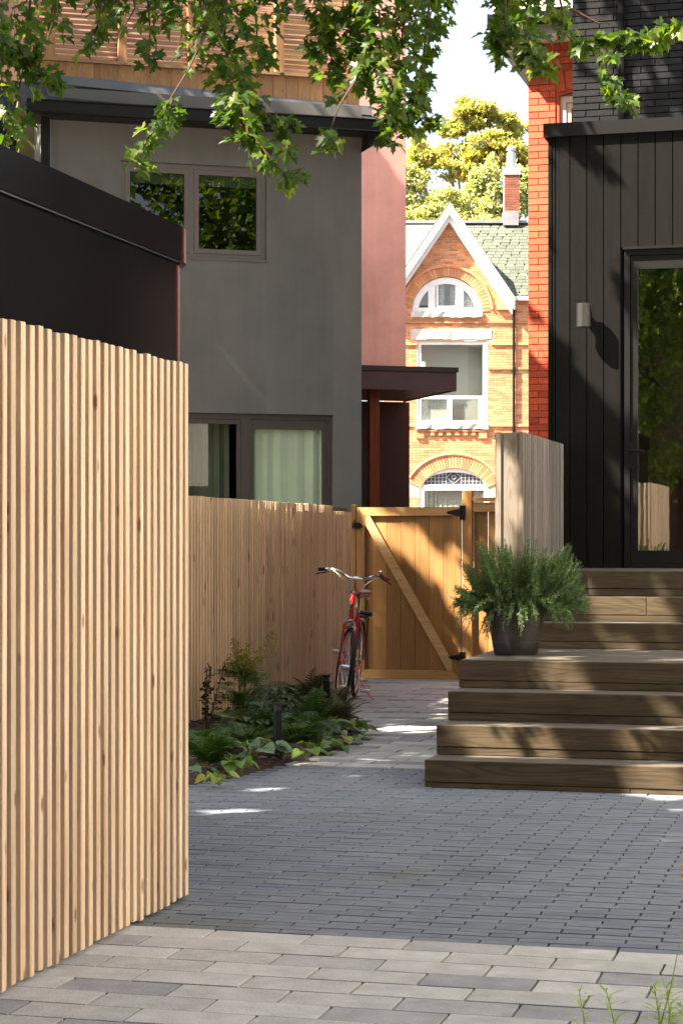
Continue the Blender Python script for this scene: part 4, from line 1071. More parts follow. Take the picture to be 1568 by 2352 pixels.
# hanging sprays: photo polyline, distance, spread in photo pixels, leaves
SPRAYS = [
 ([(60, -120), (70, 0), (60, 120), (40, 230), (12, 320)], 11.0, 42, 106), ([(150, -100), (130, 20), (110, 90), (70, 160)], 11.3, 42, 86),
 ([(-30, -80), (-10, 60), (5, 180), (10, 300)], 10.8, 36, 86), ([(30, 90), (70, 150), (110, 180), (155, 190)], 10.9, 20, 42),
 ([(20, -100), (30, 0), (40, 80)], 11.5, 50, 71), ([(180, -80), (215, 0), (240, 60)], 11.6, 24, 25),
 ([(260, -90), (235, 40), (205, 95), (180, 130)], 11.5, 20, 35), ([(330, -100), (340, 0), (345, 70), (342, 145)], 11.2, 20, 43),
 ([(300, -60), (262, 20), (240, 60), (225, 90)], 11.9, 18, 17), ([(380, -90), (390, 10), (410, 60)], 11.8, 38, 67), ([(300, -80), (310, 20), (290, 55)], 12.0, 26, 31),
 ([(525, -120), (520, 0), (515, 100), (530, 190), (548, 225)], 11.0, 46, 165), ([(470, -120), (465, 0), (470, 80), (455, 130)], 11.4, 36, 93),
 ([(590, -110), (585, 0), (590, 80), (600, 150)], 11.5, 32, 86), ([(545, 200), (530, 250), (555, 290), (580, 330)], 10.8, 32, 86),
 ([(560, 180), (590, 250), (630, 270), (680, 290)], 10.9, 20, 46), ([(560, 250), (570, 310), (600, 340), (660, 340)], 10.7, 22, 42),
 ([(600, 335), (625, 370), (650, 398), (700, 385)], 10.6, 19, 23), ([(650, 398), (660, 425)], 10.6, 13, 6),
 ([(470, 80), (430, 165), (395, 220), (362, 285)], 10.7, 4, 2), ([(395, 225), (388, 265), (395, 285)], 10.7, 20, 27), ([(370, 280), (345, 310), (325, 345), (320, 375)], 10.6, 22, 29),
 ([(700, -100), (730, 0), (770, 60), (760, 120)], 11.4, 44, 122), ([(800, -110), (810, 0), (820, 70), (835, 140)], 11.2, 44, 151), ([(760, 60), (755, 120), (780, 170)], 11.3, 28, 50),
 ([(870, -100), (870, 30), (880, 110), (862, 180)], 11.0, 36, 122), ([(845, 120), (815, 190), (790, 215), (775, 225)], 11.0, 17, 22), ([(815, 185), (780, 240), (757, 300)], 10.9, 4, 0), ([(757, 305), (755, 335)], 10.8, 21, 23),
 ([(940, -100), (930, 20), (920, 110), (905, 190), (890, 250)], 11.1, 33, 136), ([(990, -110), (985, 10), (975, 100), (965, 180), (960, 260), (975, 290)], 11.3, 25, 144), ([(905, 180), (900, 240), (895, 300), (890, 335)], 10.9, 22, 60), ([(960, 200), (945, 260), (935, 310)], 11.0, 20, 50),
 ([(1000, -90), (1010, 0), (1000, 60)], 11.5, 22, 42), ([(975, 270), (1005, 280), (1030, 275)], 11.0, 12, 13), ([(640, -90), (650, -20), (660, 20)], 11.8, 32, 42),
 ([(1190, -90), (1165, 0), (1160, 60), (1145, 110)], 11.2, 32, 86), ([(1240, -80), (1215, 20), (1205, 90), (1235, 160)], 11.0, 30, 106), ([(1150, 60), (1140, 100), (1155, 125)], 11.1, 18, 27), ([(1210, 90), (1240, 140), (1255, 160)], 10.9, 22, 42),
 ([(1270, -60), (1290, 20), (1300, 80), (1330, 115)], 11.2, 20, 43), ([(1310, 20), (1370, 52), (1400, 55)], 11.3, 2, 0), ([(1330, 100), (1400, 85), (1480, 90), (1560, 60), (1640, 40)], 10.9, 20, 136), ([(1395, 110), (1390, 170), (1400, 200)], 10.7, 13, 15), ([(1400, 195), (1430, 225), (1450, 225)], 10.7, 15, 23),
 ([(1140, -60), (1150, -10), (1160, 20)], 11.4, 24, 35),
]
CANOPY = [(-4.2, 3.0, 7.0, 3.6, 4.0, 2.6, 11000), (-4.6, 6.8, 7.2, 3.8, 3.3, 2.4, 9500), (-4.6, 10.8, 7.6, 3.4, 2.8, 2.2, 5500), (-4.8, 14.5, 8.4, 3.4, 3.0, 2.2, 4600),
          (-6.3, 19.6, 8.8, 3.0, 2.6, 3.0, 9500), (-1.0, 17.2, 11.2, 2.5, 2.0, 1.5, 2400), (-2.9, 19.7, 8.3, .9, 1.2, 1.0, 1800), (-1.9, 14.6, 7.8, 1.5, 1.5, 1.0, 2400), (-6.8, 12.6, 7.6, 1.8, 2.6, 1.8, 4200), (-.2, 12.5, 6.9, 2.6, 1.8, 1.1, 1500), (-6.6, 8.8, 7.4, 1.9, 1.6, 1.6, 5000)]
# ------------------------------------------------------------------ bicycle
rc = ground_at(813, 1601); fc = ground_at(786, 1622)
d = fc - rc; head = math.atan2(d.y, d.x); WB = d.length
bike = empty('bicycle', (rc.x, rc.y, 0), head, label='red step-through bicycle with chrome handlebar leaning beside the back fence', cat='bicycle')
bike.rotation_euler = (-R(4.6), 0, head)
WR = .345; WB = 1.0
def V3(x, y, z): return Vector((x, y, z))
def circle(c, r, ax_u, ax_v, n=40): return [c + ax_u * (r * math.cos(2 * math.pi * i / n)) + ax_v * (r * math.sin(2 * math.pi * i / n)) for i in range(n + 1)]
def wheel(parent, T, name):
    """a wheel about T (4x4), lying in its own x,z plane"""
    O = V3(0, 0, 0); X = V3(1, 0, 0); Z = V3(0, 0, 1)
    def put(mb): mb.v = [tuple(T @ Vector(p)) for p in mb.v]; return mb
    m = MB(); m.tube([(V3(0, -.04, 0)), V3(0, .04, 0)], .018, 10); m.tube([V3(0, -.055, 0), V3(0, .055, 0)], .006, 8)
    for s in (-1, 1): m.tube([V3(0, s * .026, 0), V3(0, s * .030, 0)], .03, 12)
    hub = put(m).build(name, M['chrome'], parent, smooth='auto')
    m = MB(); m.tube(circle(O, WR - .018, X, Z, 44), .0185, 10, False); put(m).build('tyre', M['tyre'], hub, smooth=True)
    m = MB(); m.tube(circle(O, WR - .04, X, Z, 44), .0095, 6, False); put(m).build('rim', M['chrome'], hub, smooth=True)
    m = MB()
    for i in range(28):
        t = 2 * math.pi * i / 28; s = 1 if i % 2 else -1; t2 = t + (.9 if (i // 2) % 2 else -.9)
        m.tube([V3(.028 * math.cos(t2), s * .028, .028 * math.sin(t2)), V3((WR - .045) * math.cos(t), 0, (WR - .045) * math.sin(t))], .0014, 4, False)
    put(m).build('spokes', M['chrome'], hub)
    return hub
wheel(bike, Matrix.Translation((0, 0, WR)), 'rear_wheel')
# steering: about the head tube axis
hA, hB = V3(WB - .155, 0, .98), V3(WB - .09, 0, .74)          # head tube top and bottom
axis = (hA - hB).normalized()
ST = Matrix.Translation(hB) @ Matrix.Rotation(R(16), 4, axis) @ Matrix.Translation(-hB)
def sp(*p): return ST @ Vector(p)
wheel(bike, ST @ Matrix.Translation((WB, 0, WR)), 'front_wheel')
m = MB()
for s in (-1, 1):
    m.tube([sp(WB - .088, s * .0, .735), sp(WB - .085, s * .03, .728), sp(WB - .078, s * .05, .70), sp(WB - .05, s * .052, .52), sp(WB - .02, s * .052, .40), sp(WB, s * .05, WR)], [.014, .014, .0135, .012, .010, .008], 8)
m.build('fork', M['bike_red'], bike, smooth='auto')
m = MB(); m.tube([sp(WB - .06, 0, .735), sp(WB - .115, 0, .745)], .024, 10)
m.tube([sp(WB - .04, -.035, .735), sp(WB - .02, 0, .745), sp(WB - .04, .035, .735)], [.008, .014, .008], 8)
m.tube([sp(WB - .02, -.045, .70), sp(WB - .02, -.03, .745), sp(WB - .02, 0, .752)], .006, 6); m.tube([sp(WB - .02, .03, .655), sp(WB - .03, .035, .70), sp(WB - .02, .02, .742)], .006, 6)
m.build('brake_caliper', M['chrome'], bike, smooth='auto')
# short front mudguard
m = MB()
arc = [(WB + (WR + .022) * math.cos(t), WR + (WR + .022) * math.sin(t)) for t in np.linspace(R(78), R(118), 7)]
for (x0, z0), (x1, z1) in zip(arc, arc[1:]):
    a = [sp(x0, -.028, z0 - .012), sp(x0, 0, z0), sp(x0, .028, z0 - .012)]; b = [sp(x1, -.028, z1 - .012), sp(x1, 0, z1), sp(x1, .028, z1 - .012)]
    m.add(a + b, [(0, 1, 4, 3), (1, 2, 5, 4)])
mg = m.build('front_mudguard', M['chrome'], bike); md = mg.modifiers.new('thick', 'SOLIDIFY'); md.thickness = .002
# frame
BB = V3(.455, 0, .285); sc_ = V3(.27, 0, .79); RAX = V3(0, 0, WR)
m = MB()
m.tube([hB - axis * .01, hA + axis * .005], .0185, 12)
m.tube([hB + axis * .04, BB], .016, 10)
m.tube([hB + axis * .16, hB + axis * .16 + V3(-.15, 0, -.17), V3(.50, 0, .56), V3(.36, 0, .51)], .0145, 10)
m.tube([BB, sc_], .0155, 10)
for s in (-1, 1):
    m.tube([BB + V3(-.03, s * .02, 0), V3(.20, s * .045, .30), V3(.0, s * .062, WR)], [.011, .010, .008], 8)
    m.tube([sc_ + V3(0, s * .015, -.05), V3(.14, s * .05, .57), V3(0, s * .062, WR)], [.009, .009, .008], 8)
m.tube([BB + V3(0, -.035, 0), BB + V3(0, .035, 0)], .022, 12)
m.build('frame', M['bike_red'], bike, smooth='auto')
m = MB(); c = (hA + hB) / 2 + axis * -.0 + V3(.0195, 0, .002); fx = axis.cross(V3(0, 1, 0)); fx = -fx if fx.x < 0 else fx
c = hB + axis * .125 + fx * .0185
pts = [(-.011, -.02), (.011, -.02), (.015, -.014), (.015, .014), (.011, .02), (-.011, .02), (-.015, .014), (-.015, -.014)]
m.add([c + V3(0, a, 0) + axis * b for a, b in pts] + [c + fx * .003 + V3(0, a * .8, 0) + axis * (b * .85) for a, b in pts], [tuple(range(7, -1, -1)), tuple(range(8, 16))] + [(i, (i + 1) % 8, (i + 1) % 8 + 8, i + 8) for i in range(8)])
bdg = m.build('head_badge', M['badge'], bike)
m = MB(); q = [c + fx * .0045 + V3(0, a, 0) + axis * b for a, b in ((.007, -.008), (.007, .008), (-.002, .002), (-.007, .008), (-.007, -.006))]
m.tube(q, .0012, 4); m.tube([c + fx * .004 + V3(0, a, 0) + axis * b for a, b in pts + pts[:1]], .0012, 4); m.build('emblem', M['silver'], bdg)
# seat post, saddle, light and bag behind it
m = MB(); m.tube([sc_, sc_ + V3(-.036, 0, .14)], .0135, 10); m.tube([sc_ + V3(-.09, -.02, .145), sc_ + V3(.09, -.02, .15)], .004, 6); m.tube([sc_ + V3(-.09, .02, .145), sc_ + V3(.09, .02, .15)], .004, 6)
for s in (-1, 1): m.tube([sc_ + V3(-.10, s * .05, .10 + .025 * math.sin(t)) if False else sc_ + V3(-.115 + .022 * math.cos(t), s * .06 + .022 * math.sin(t), .125 + .002 * t) for t in np.linspace(0, 18, 60)], .003, 5)
m.build('seat_post', M['chrome'], bike, smooth='auto')
m = MB(); S0 = sc_ + V3(-.04, 0, .165); prof = [(-.14, .06, .02), (-.125, .095, .028), (-.06, .10, .022), (.0, .06, .014), (.08, .026, .012), (.13, .018, .012), (.145, .008, .004)]
rings = []
for x, w_, up_ in prof: rings.append([S0 + V3(x, w_ * math.cos(t), up_ * 1.0 + (.022 if math.sin(t) > 0 else .045) * math.sin(t)) for t in np.linspace(0, 2 * math.pi, 14, endpoint=False)])
vs = [p for r_ in rings for p in r_]; m.add(vs, [(i * 14 + k, i * 14 + (k + 1) % 14, (i + 1) * 14 + (k + 1) % 14, (i + 1) * 14 + k) for i in range(len(rings) - 1) for k in range(14)] + [tuple(range(13, -1, -1)), tuple(range((len(rings) - 1) * 14, len(rings) * 14))])
m.build('saddle', M['leather'], bike, smooth=True)
m = MB(); m.box(-.20, .10, -.03, .03, .74, .76); m.box(-.24, .06, -.07, -.062, .735, .75); m.box(-.24, .06, .062, .07, .735, .75)
for x in (-.24, -.14, -.04, .05): m.tube([V3(x, -.066, .742), V3(x, .066, .742)], .006, 6)
for s in (-1, 1): m.tube([V3(-.1, s * .066, .742), V3(-.0, s * .066, WR + .02)], .006, 6)
m.tube([V3(-.16, -.05, .775), V3(-.16, .085, .77)], .022, 8); m.tube([V3(-.08, .02, .775), V3(-.08, .10, .775)], .018, 8)
m.build('luggage_rack', M['rubber'], bike, smooth='auto')
m = MB()
arc = [((WR + .025) * math.cos(t), WR + (WR + .025) * math.sin(t)) for t in np.linspace(R(20), R(165), 16)]
for (x0, z0), (x1, z1) in zip(arc, arc[1:]):
    m.add([V3(x0, -.03, z0 - .012), V3(x0, 0, z0), V3(x0, .03, z0 - .012), V3(x1, -.03, z1 - .012), V3(x1, 0, z1), V3(x1, .03, z1 - .012)], [(0, 1, 4, 3), (1, 2, 5, 4)])
mg = m.build('rear_mudguard', M['rubber'], bike); md = mg.modifiers.new('thick', 'SOLIDIFY'); md.thickness = .003
# stem, handlebar, grips, levers, bell, lamp
TOP = hA + axis * .13
m = MB(); m.tube([ST @ (hA + axis * .005), ST @ TOP], .0115, 10); m.tube([ST @ (hA - axis * .0), ST @ (hA + axis * .02)], .022, 12)
m.tube([ST @ (TOP - axis * .012), ST @ (TOP + V3(.055, 0, .01))], [.014, .015], 10); m.tube([ST @ (TOP + V3(.055, -.022, .01)), ST @ (TOP + V3(.055, .022, .01))], .019, 12)
m.build('stem', M['chrome'], bike, smooth='auto')
C0 = TOP + V3(.055, 0, .01)
def bar(s): return [C0, C0 + V3(.0, s * .06, .0), C0 + V3(-.005, s * .11, .022), C0 + V3(-.02, s * .165, .046), C0 + V3(-.05, s * .21, .050), C0 + V3(-.075, s * .235, .046), C0 + V3(-.13, s * .295, .034)]
m = MB(); pl = [ST @ p for p in bar(-1)[::-1]] + [ST @ p for p in bar(1)[1:]]
m.tube(pl, .0115, 10); m.build('handlebar', M['chrome'], bike, smooth='auto')
for s, mat in ((-1, M['rubber']), (1, M['red_grip'])):
    b_ = bar(s); m = MB(); e = b_[-1] + (b_[-1] - b_[-2]).normalized() * .03
    m.tube([ST @ b_[-2], ST @ (b_[-2] * .97 + e * .03), ST @ (b_[-2] * .5 + e * .5), ST @ e], [.014, .0165, .0158, .0165], 12); m.build('grip', mat, bike, smooth='auto')
    m = MB(); p = b_[-2] * .75 + b_[-3] * .25
    m.tube([ST @ (p + V3(-.012, -s * .01, 0)), ST @ (p + V3(.012, s * .01, 0))], .018, 10)
    m.tube([ST @ p, ST @ (p + V3(.045, s * .0, -.012)), ST @ (p + V3(.035, s * .05, -.035)), ST @ (p + V3(-.02, s * .095, -.05)), ST @ (p + V3(-.04, s * .11, -.062))], [.009, .008, .006, .0055, .006], 8)
    m.build('brake_lever', M['rubber'], bike, smooth='auto')
bp = bar(1)[-3] * .5 + bar(1)[-2] * .5
m = MB(); m.tube([ST @ (bp + V3(0, 0, .012)), ST @ (bp + V3(0, 0, .026))], .010, 8); m.build('bell_mount', M['rubber'], bike)
m = MB(); m.tube([ST @ (bp + V3(0, 0, .026)), ST @ (bp + V3(0, 0, .034)), ST @ (bp + V3(0, 0, .048)), ST @ (bp + V3(0, 0, .052))], [.019, .021, .016, .004], 12); m.build('bell', M['chrome'], bike, smooth='auto')
lp = bar(1)[1] * .6 + bar(1)[2] * .4
m = MB()
for s in (-.011, .011): m.tube([ST @ (lp + V3(-.01, s, .012)), ST @ (lp + V3(.035, s, .012))], .012, 10)
lo_ = m.build('front_light', M['rubber'], bike, smooth='auto')
m = MB()
for s in (-.011, .011): m.tube([ST @ (lp + V3(.0352, s, .012)), ST @ (lp + V3(.037, s, .012))], .008, 10)
m.build('lens', M['silver'], lo_)
# cables
m = MB()
def cab(pts): 
    P = [Vector(p) for p in pts]; out = []
    for i in range(len(P) - 1):
        p0, p1, p2, p3 = P[max(i - 1, 0)], P[i], P[i + 1], P[min(i + 2, len(P) - 1)]
        for t in np.linspace(0, 1, 6, endpoint=False):
            out.append(.5 * ((2 * p1) + (p2 - p0) * t + (2 * p0 - 5 * p1 + 4 * p2 - p3) * t * t + (3 * p1 - p0 - 3 * p2 + p3) * t ** 3))
    m.tube(out + [P[-1]], .0026, 5)
for s in (-1, 1):
    p = bar(s)[-3]
    cab([ST @ (p + V3(.02, 0, -.01)), ST @ (C0 + V3(.07, s * .10, -.02)), ST @ (C0 + V3(.06, s * .025, -.12)), ST @ (hA + V3(.05, -s * .02, -.03)), ST @ (hA + V3(.055, -s * .04, -.13)), ST @ (hB + V3(.05, -s * .025, .03))])
cab([ST @ (bar(-1)[-3] + V3(.02, 0, 0)), ST @ (C0 + V3(.08, -.09, -.06)), ST @ (C0 + V3(.05, -.0, -.16)), hA + V3(.03, .03, -.10), hB + V3(-.0, .03, .05), hB + V3(-.06, .025, -.07), BB + V3(.06, .02, .06)])
m.build('cables', M['cable'], bike, smooth='auto')
# cranks, pedals, chainring, chain guard, stand
m = MB(); m.tube(circle(BB + V3(0, -.05, 0), .082, V3(1, 0, 0), V3(0, 0, 1), 30), .004, 6, False); m.tube([BB + V3(0, -.052, 0), BB + V3(0, -.046, 0)], .03, 12)
m.tube([BB + V3(0, -.06, 0), BB + V3(0, .06, 0)], .009, 8)
m.tube([BB + V3(0, .062, 0), BB + V3(-.015, .075, -.165)], [.011, .009], 8); m.tube([BB + V3(0, -.062, 0), BB + V3(.015, -.075, .165)], [.011, .009], 8)
m.build('crankset', M['chrome'], bike, smooth='auto')
for s, P0 in ((1, BB + V3(-.015, .085, -.165)), (-1, BB + V3(.015, -.085, .165))):
    m = MB(); m.tube([P0, P0 + V3(0, s * .095, 0)], .010, 8)
    for dz in (-.028, .028):
        m.box(P0.x - .035, P0.x + .035, P0.y + min(s * .01, s * .095), P0.y + max(s * .01, s * .095), P0.z + dz - .004, P0.z + dz + .004)
    for yy in (.012, .093): m.box(P0.x - .004, P0.x + .004, P0.y + s * yy - .002, P0.y + s * yy + .002, P0.z - .024, P0.z + .024)
    m.build('pedal', M['chrome'], bike, smooth='auto')
m = MB(); pts = [(-.03, .40), (.2, .395), (.43, .385), (.52, .34), (.53, .25), (.46, .20), (.2, .27), (-.03, .30)]
m.tube([V3(x, -.068, z) for x, z in [(-.02, .39), (.2, .40), (.44, .39), (.52, .34), (.535, .27)]], .012, 8); m.build('chain_guard', M['bike_red'], bike, smooth='auto')
m = MB(); m.tube([BB + V3(-.06, .03, -.01), BB + V3(-.11, .15, -.21), V3(.32, .22, -.012 + .02)], .008, 8); m.build('kickstand', M['chrome'], bike, smooth='auto')

# ------------------------------------------------------------------ bollard lights
def bollard(px, pyb, label):
    g = ground_at(px, pyb, .04)
    o = empty('bollard_light', (g.x, g.y, .0), 0, label=label, cat='bollard light', group='black bollard lights in the planting bed')
    m = MB(); m.lathe([(0, .0), (.0275, .0), (.0275, .345), (0, .345)], 20); m.build('post', M['black_metal'], o, smooth='auto')
    m = MB(); m.lathe([(0, .346), (.024, .346), (.024, .372), (0, .372)], 20); m.build('lens', plain('smoked lens', (.02, .02, .02), .3), o, smooth='auto')
    m = MB(); m.lathe([(0, .373), (.031, .373), (.031, .388), (.028, .391), (0, .391)], 20); m.build('cap', M['black_metal'], o, smooth='auto')
bollard(637.5, 1738, 'black bollard light at the front of the bed beside the silvery leaves')
bollard(749, 1652, 'black bollard light at the back of the bed near the bicycle wheel')

# ------------------------------------------------------------------ leaf templates
def fan(outline, mat, name, fold=.12, droop=.15, mid=.35, cup=0):
    """leaf blade: outline points, split along a folded midrib"""
    m = MB(); z = lambda x, y: fold * abs(x) - droop * y * y + cup * (x * x)
    n = len(outline); vs = [(x, y, z(x, y)) for x, y in outline] + [(0, mid, z(0, mid))]
    m.add(vs, [(i, (i + 1) % n, n) for i in range(n)]); return m.mesh(name, mat)
half = [(.0, .0), (.15, -.05), (.37, -.10), (.30, .05), (.42, .10), (.66, .20), (.53, .28), (.64, .46), (.45, .42), (.26, .36), (.23, .60), (.31, .72), (.15, .75), (.0, 1.02)]
mo = half + [(-x, y) for x, y in half[-2:0:-1]]
maple_me = fan(mo, M['maple'], 'maple_leaf', .16, .18, .28)
maple_lo = fan([(0, 0), (.35, -.08), (.62, .3), (.3, .5), (0, 1), (-.3, .5), (-.62, .3), (-.35, -.08)], M['maple'], 'maple_leaf_plain', .16, .18, .28)
hr = [(0, 0), (.18, -.12), (.40, -.10), (.53, .10), (.52, .34), (.38, .62), (.18, .86), (0, 1.0)]
heart = hr + [(-x, y) for x, y in hr[-2:0:-1]]
def basis(tip, nrm):
    y = Vector(tip).normalized(); zz = Vector(nrm); zz = zz - y * zz.dot(y)
    zz = zz.normalized() if zz.length > 1e-4 else y.orthogonal().normalized()
    return Matrix((y.cross(zz), y, zz)).transposed()
def rv(s=1.0): return Vector((random.gauss(0, s), random.gauss(0, s), random.gauss(0, s)))
def frond_mesh(name, mat, n=15, ln=1.0, width=.30, arch=.55, sub=True):
    """an arching frond with toothed side leaflets"""
    m = MB(); pts = []
    for i in range(n + 1):
        t = i / n; pts.append(Vector((0, ln * (t - .18 * t * t), arch * ln * (t * 1.3 - 1.15 * t * t))))
    m.tube([p for p in pts[::3]] + [pts[-1]], [.008] * (len(pts[::3])) + [.002], 4, False)
    for i in range(2, n + 1):
        t = i / n; w = width * math.sin(math.pi * min(1, (t * .92 + .10))) ** .8; p = pts[i]; d_ = (pts[i] - pts[i - 1]).normalized()
        for s in (-1, 1):
            side = Vector((s, .35, -.12)).normalized(); th_ = ln / n * .42
            k = 3 if sub else 1
            for j in range(k):
                a, b = p + side * (w * j / k), p + side * (w * (j + 1) / k); hw_ = th_ * (1.25 - .8 * j / k)
                m.add([a - d_ * hw_ * .5, a + d_ * hw_ * .5, b + d_ * hw_ * .25, b - d_ * hw_ * .25], [(0, 1, 2, 3)])
                m.add([a + d_ * hw_ * .5, a + d_ * hw_ * .5 + side * w * .05 + d_ * hw_ * .6, a + side * w / k * .7 + d_ * hw_ * .4], [(0, 1, 2)])
    return m.mesh(name, mat)
FR = {'fern': frond_mesh('fern_frond', M['fern']), 'grey': frond_mesh('grey_frond', M['fern_grey'], 17, 1, .17, .5), 'up': frond_mesh('upright_frond', M['fern'], 16, 1, .17, .3)}
def place_plant(name, px, py, label, cat, group):
    g = ground_at(px, py, .05); return empty(name, (g.x, g.y, .035), random.uniform(0, 6.28), label=label, cat=cat, group=group), g
GRP = 'plants in the mulched bed'
def fern(px, py, n, size, label, kind='fern', lift=.35):
    o, g = place_plant('fern', px, py, label, 'fern', GRP)
    for i in range(n):
        a = 2 * math.pi * i / n + random.uniform(-.3, .3); s = size * random.uniform(.75, 1.1)
        obj('frond', FR[kind], o, (random.uniform(-.02, .02), random.uniform(-.02, .02), 0), (lift + random.uniform(-.15, .35), random.uniform(-.2, .2), a), (s, s, s))
def leafy(name, px, py, n, leaf, stalk, me, label, cat, spread=.12, up=.5, stem=M['stem'], tilt=.5):
    o, g = place_plant(name, px, py, label, cat, GRP)
    for i in range(n):
        a = 2 * math.pi * i / n * 1.62 + random.uniform(-.3, .3); r = spread * math.sqrt((i + .6) / n) ; h = stalk * random.uniform(.6, 1.1) * (1.1 - .5 * i / n)
        p = Vector((math.cos(a) * r, math.sin(a) * r, h)); s = leaf * random.uniform(.75, 1.15)
        d_ = Vector((math.cos(a), math.sin(a), random.uniform(-.5, .1) * tilt * 2)); nn = Vector((math.cos(a) * .35, math.sin(a) * .35 - .25, 1)) + rv(.2)
        Mx = Matrix.Translation(p) @ basis(d_, nn).to_4x4() @ Matrix.Diagonal((s, s, s, 1))
        lf = obj('leaf', me, o); lf.matrix_basis = Mx
    m = MB()
    for i in range(n):
        a = 2 * math.pi * i / n * 1.62; r = spread * math.sqrt((i + .6) / n)
        m.tube([(0, 0, -.02), (math.cos(a) * r * .4, math.sin(a) * r * .4, stalk * .6), (math.cos(a) * r, math.sin(a) * r, stalk * (1.05 - .5 * i / n) - .005)], .0022, 4)
    m.build('stems', stem, o); return o
hb = fan(heart, M['brunnera'], 'silver_leaf', .22, .25, .3)
hd = fan(heart, M['dark_leaf'], 'dark_leaf', .2, .2, .35)
hl = fan(heart, M['lime_leaf'], 'lime_leaf', .2, .35, .35)
hy = fan(heart, M['yellow_leaf'], 'yellow_leaf', .3, .4, .35)
hosta_me = fan([(0, 0), (.2, .1), (.32, .35), (.3, .6), (.15, .85), (0, 1), (-.15, .85), (-.3, .6), (-.32, .35), (-.2, .1)], M['brunnera'], 'hosta_leaf', .3, .35, .4)
# veins on the large silver leaves: a darker raised net
def with_veins(me):
    m = MB()
    for ang in (-1.1, -.65, -.3, 0, .3, .65, 1.1):
        l_ = .85 if abs(ang) < .5 else .5
        pts = [(math.sin(ang) * l_ * t, .12 + math.cos(ang) * l_ * t * (.95 if ang else .98), .22 * abs(math.sin(ang) * l_ * t) - .25 * (.12 + math.cos(ang) * l_ * t) ** 2 + .004) for t in (0, .33, .66, 1)]
        m.tube(pts, [.009, .007, .005, .002], 3, False)
    return m.mesh('veins', M['dark_leaf'])
vein_me = with_veins(hb)
fern(478, 1757, 25, 0.335, 'feathery green fern at the left front of the bed', 'fern', .45)
fern(462, 1728, 22, 0.292, 'small green fern behind the left front fern', 'fern', .5)
b1 = leafy('brunnera', 576, 1742, 20, .105, .14, hb, 'large silver green heart leaves in front of the first bollard', 'silver plant', .20, tilt=.35)
b2 = leafy('brunnera', 752, 1690, 17, .095, .13, hb, 'silver green heart leaves beside the path under the bicycle', 'silver plant', .20, tilt=.35)
for b_ in (b1, b2):
    for lf in list(b_.children):
        if lf.name.startswith('leaf'): obj('vein', vein_me, lf)
leafy('hosta', 440, 1722, 5, .15, .10, hosta_me, 'pale edged hosta leaves at the fence corner', 'hosta', .10)
leafy('hosta', 441, 1768, 4, .14, .06, hosta_me, 'drooping blue green hosta leaves at the very front left', 'hosta', .10)
fern(560, 1722, 23, 0.335, 'low green fern behind the silver leaves', 'fern', .3)
fern(596, 1690, 22, 0.335, 'dark green fern in the middle of the bed', 'fern', .4)
fern(686, 1708, 23, 0.335, 'bright green fern to the right of the first bollard', 'fern', .35)
fern(700, 1692, 22, 0.310, 'bright green fern next to the silver leaves by the path', 'fern', .35)
fern(716, 1676, 15, 0.404, 'fern with one tall upright frond near the back bollard', 'up', .85)
fern(640, 1630, 22, 0.378, 'green fern against the back fence', 'fern', .4)
fern(690, 1624, 22, 0.361, 'light green fern below the second bollard by the fence', 'fern', .5)
fern(761, 1650, 25, 0.378, 'bronze feathery fern in front of the second bollard', 'grey', .6)
fern(779, 1668, 22, 0.335, 'bronze feathery fern under the front bicycle wheel', 'grey', .6)
fern(728, 1634, 15, 0.447, 'thin upright bronze fern left of the second bollard', 'grey', .95)
leafy('ground_cover', 622, 1662, 150, .048, .26, hd, 'dark green leafy clump in the middle of the bed by the fence', 'leafy plant', .34)
leafy('ground_cover', 665, 1650, 130, .048, .24, hd, 'dark green leafy clump left of the back bollard', 'leafy plant', .34)
leafy('ground_cover', 706, 1650, 90, .05, .20, hd, 'dark glossy clump just below the back bollard', 'leafy plant', .34)
leafy('ground_cover', 575, 1688, 130, .045, .22, hd, 'dark green clump under the tall seed plumes', 'leafy plant', .34)
leafy('wild_ginger', 778, 1706, 18, 0.072, .07, hl, 'green round leaves spilling on the path edge', 'wild ginger', .20)
leafy('wild_ginger', 792, 1680, 15, 0.086, .10, hl, 'large green leaves beside the wheel over the path', 'wild ginger', .17)
leafy('wild_ginger', 756, 1716, 13, 0.065, .06, hl, 'low green leaf cluster on the mulch by the path', 'wild ginger', .13)
leafy('wild_ginger', 705, 1736, 9, 0.086, .09, hl, 'green leaf cluster on bare mulch right of the bollard', 'wild ginger', .11)
leafy('wild_ginger', 503, 1791, 6, .075, .05, hy, 'yellowing green leaves lying at the bed front', 'wild ginger', .10)
leafy('wild_ginger', 527, 1768, 3, .09, .10, hl, 'single green leaf pair on the mulch at the front', 'wild ginger', .06)
leafy('wild_ginger', 556, 1770, 4, .085, .10, hl, 'small green seedling leaves between front leaves and bollard', 'wild ginger', .06)
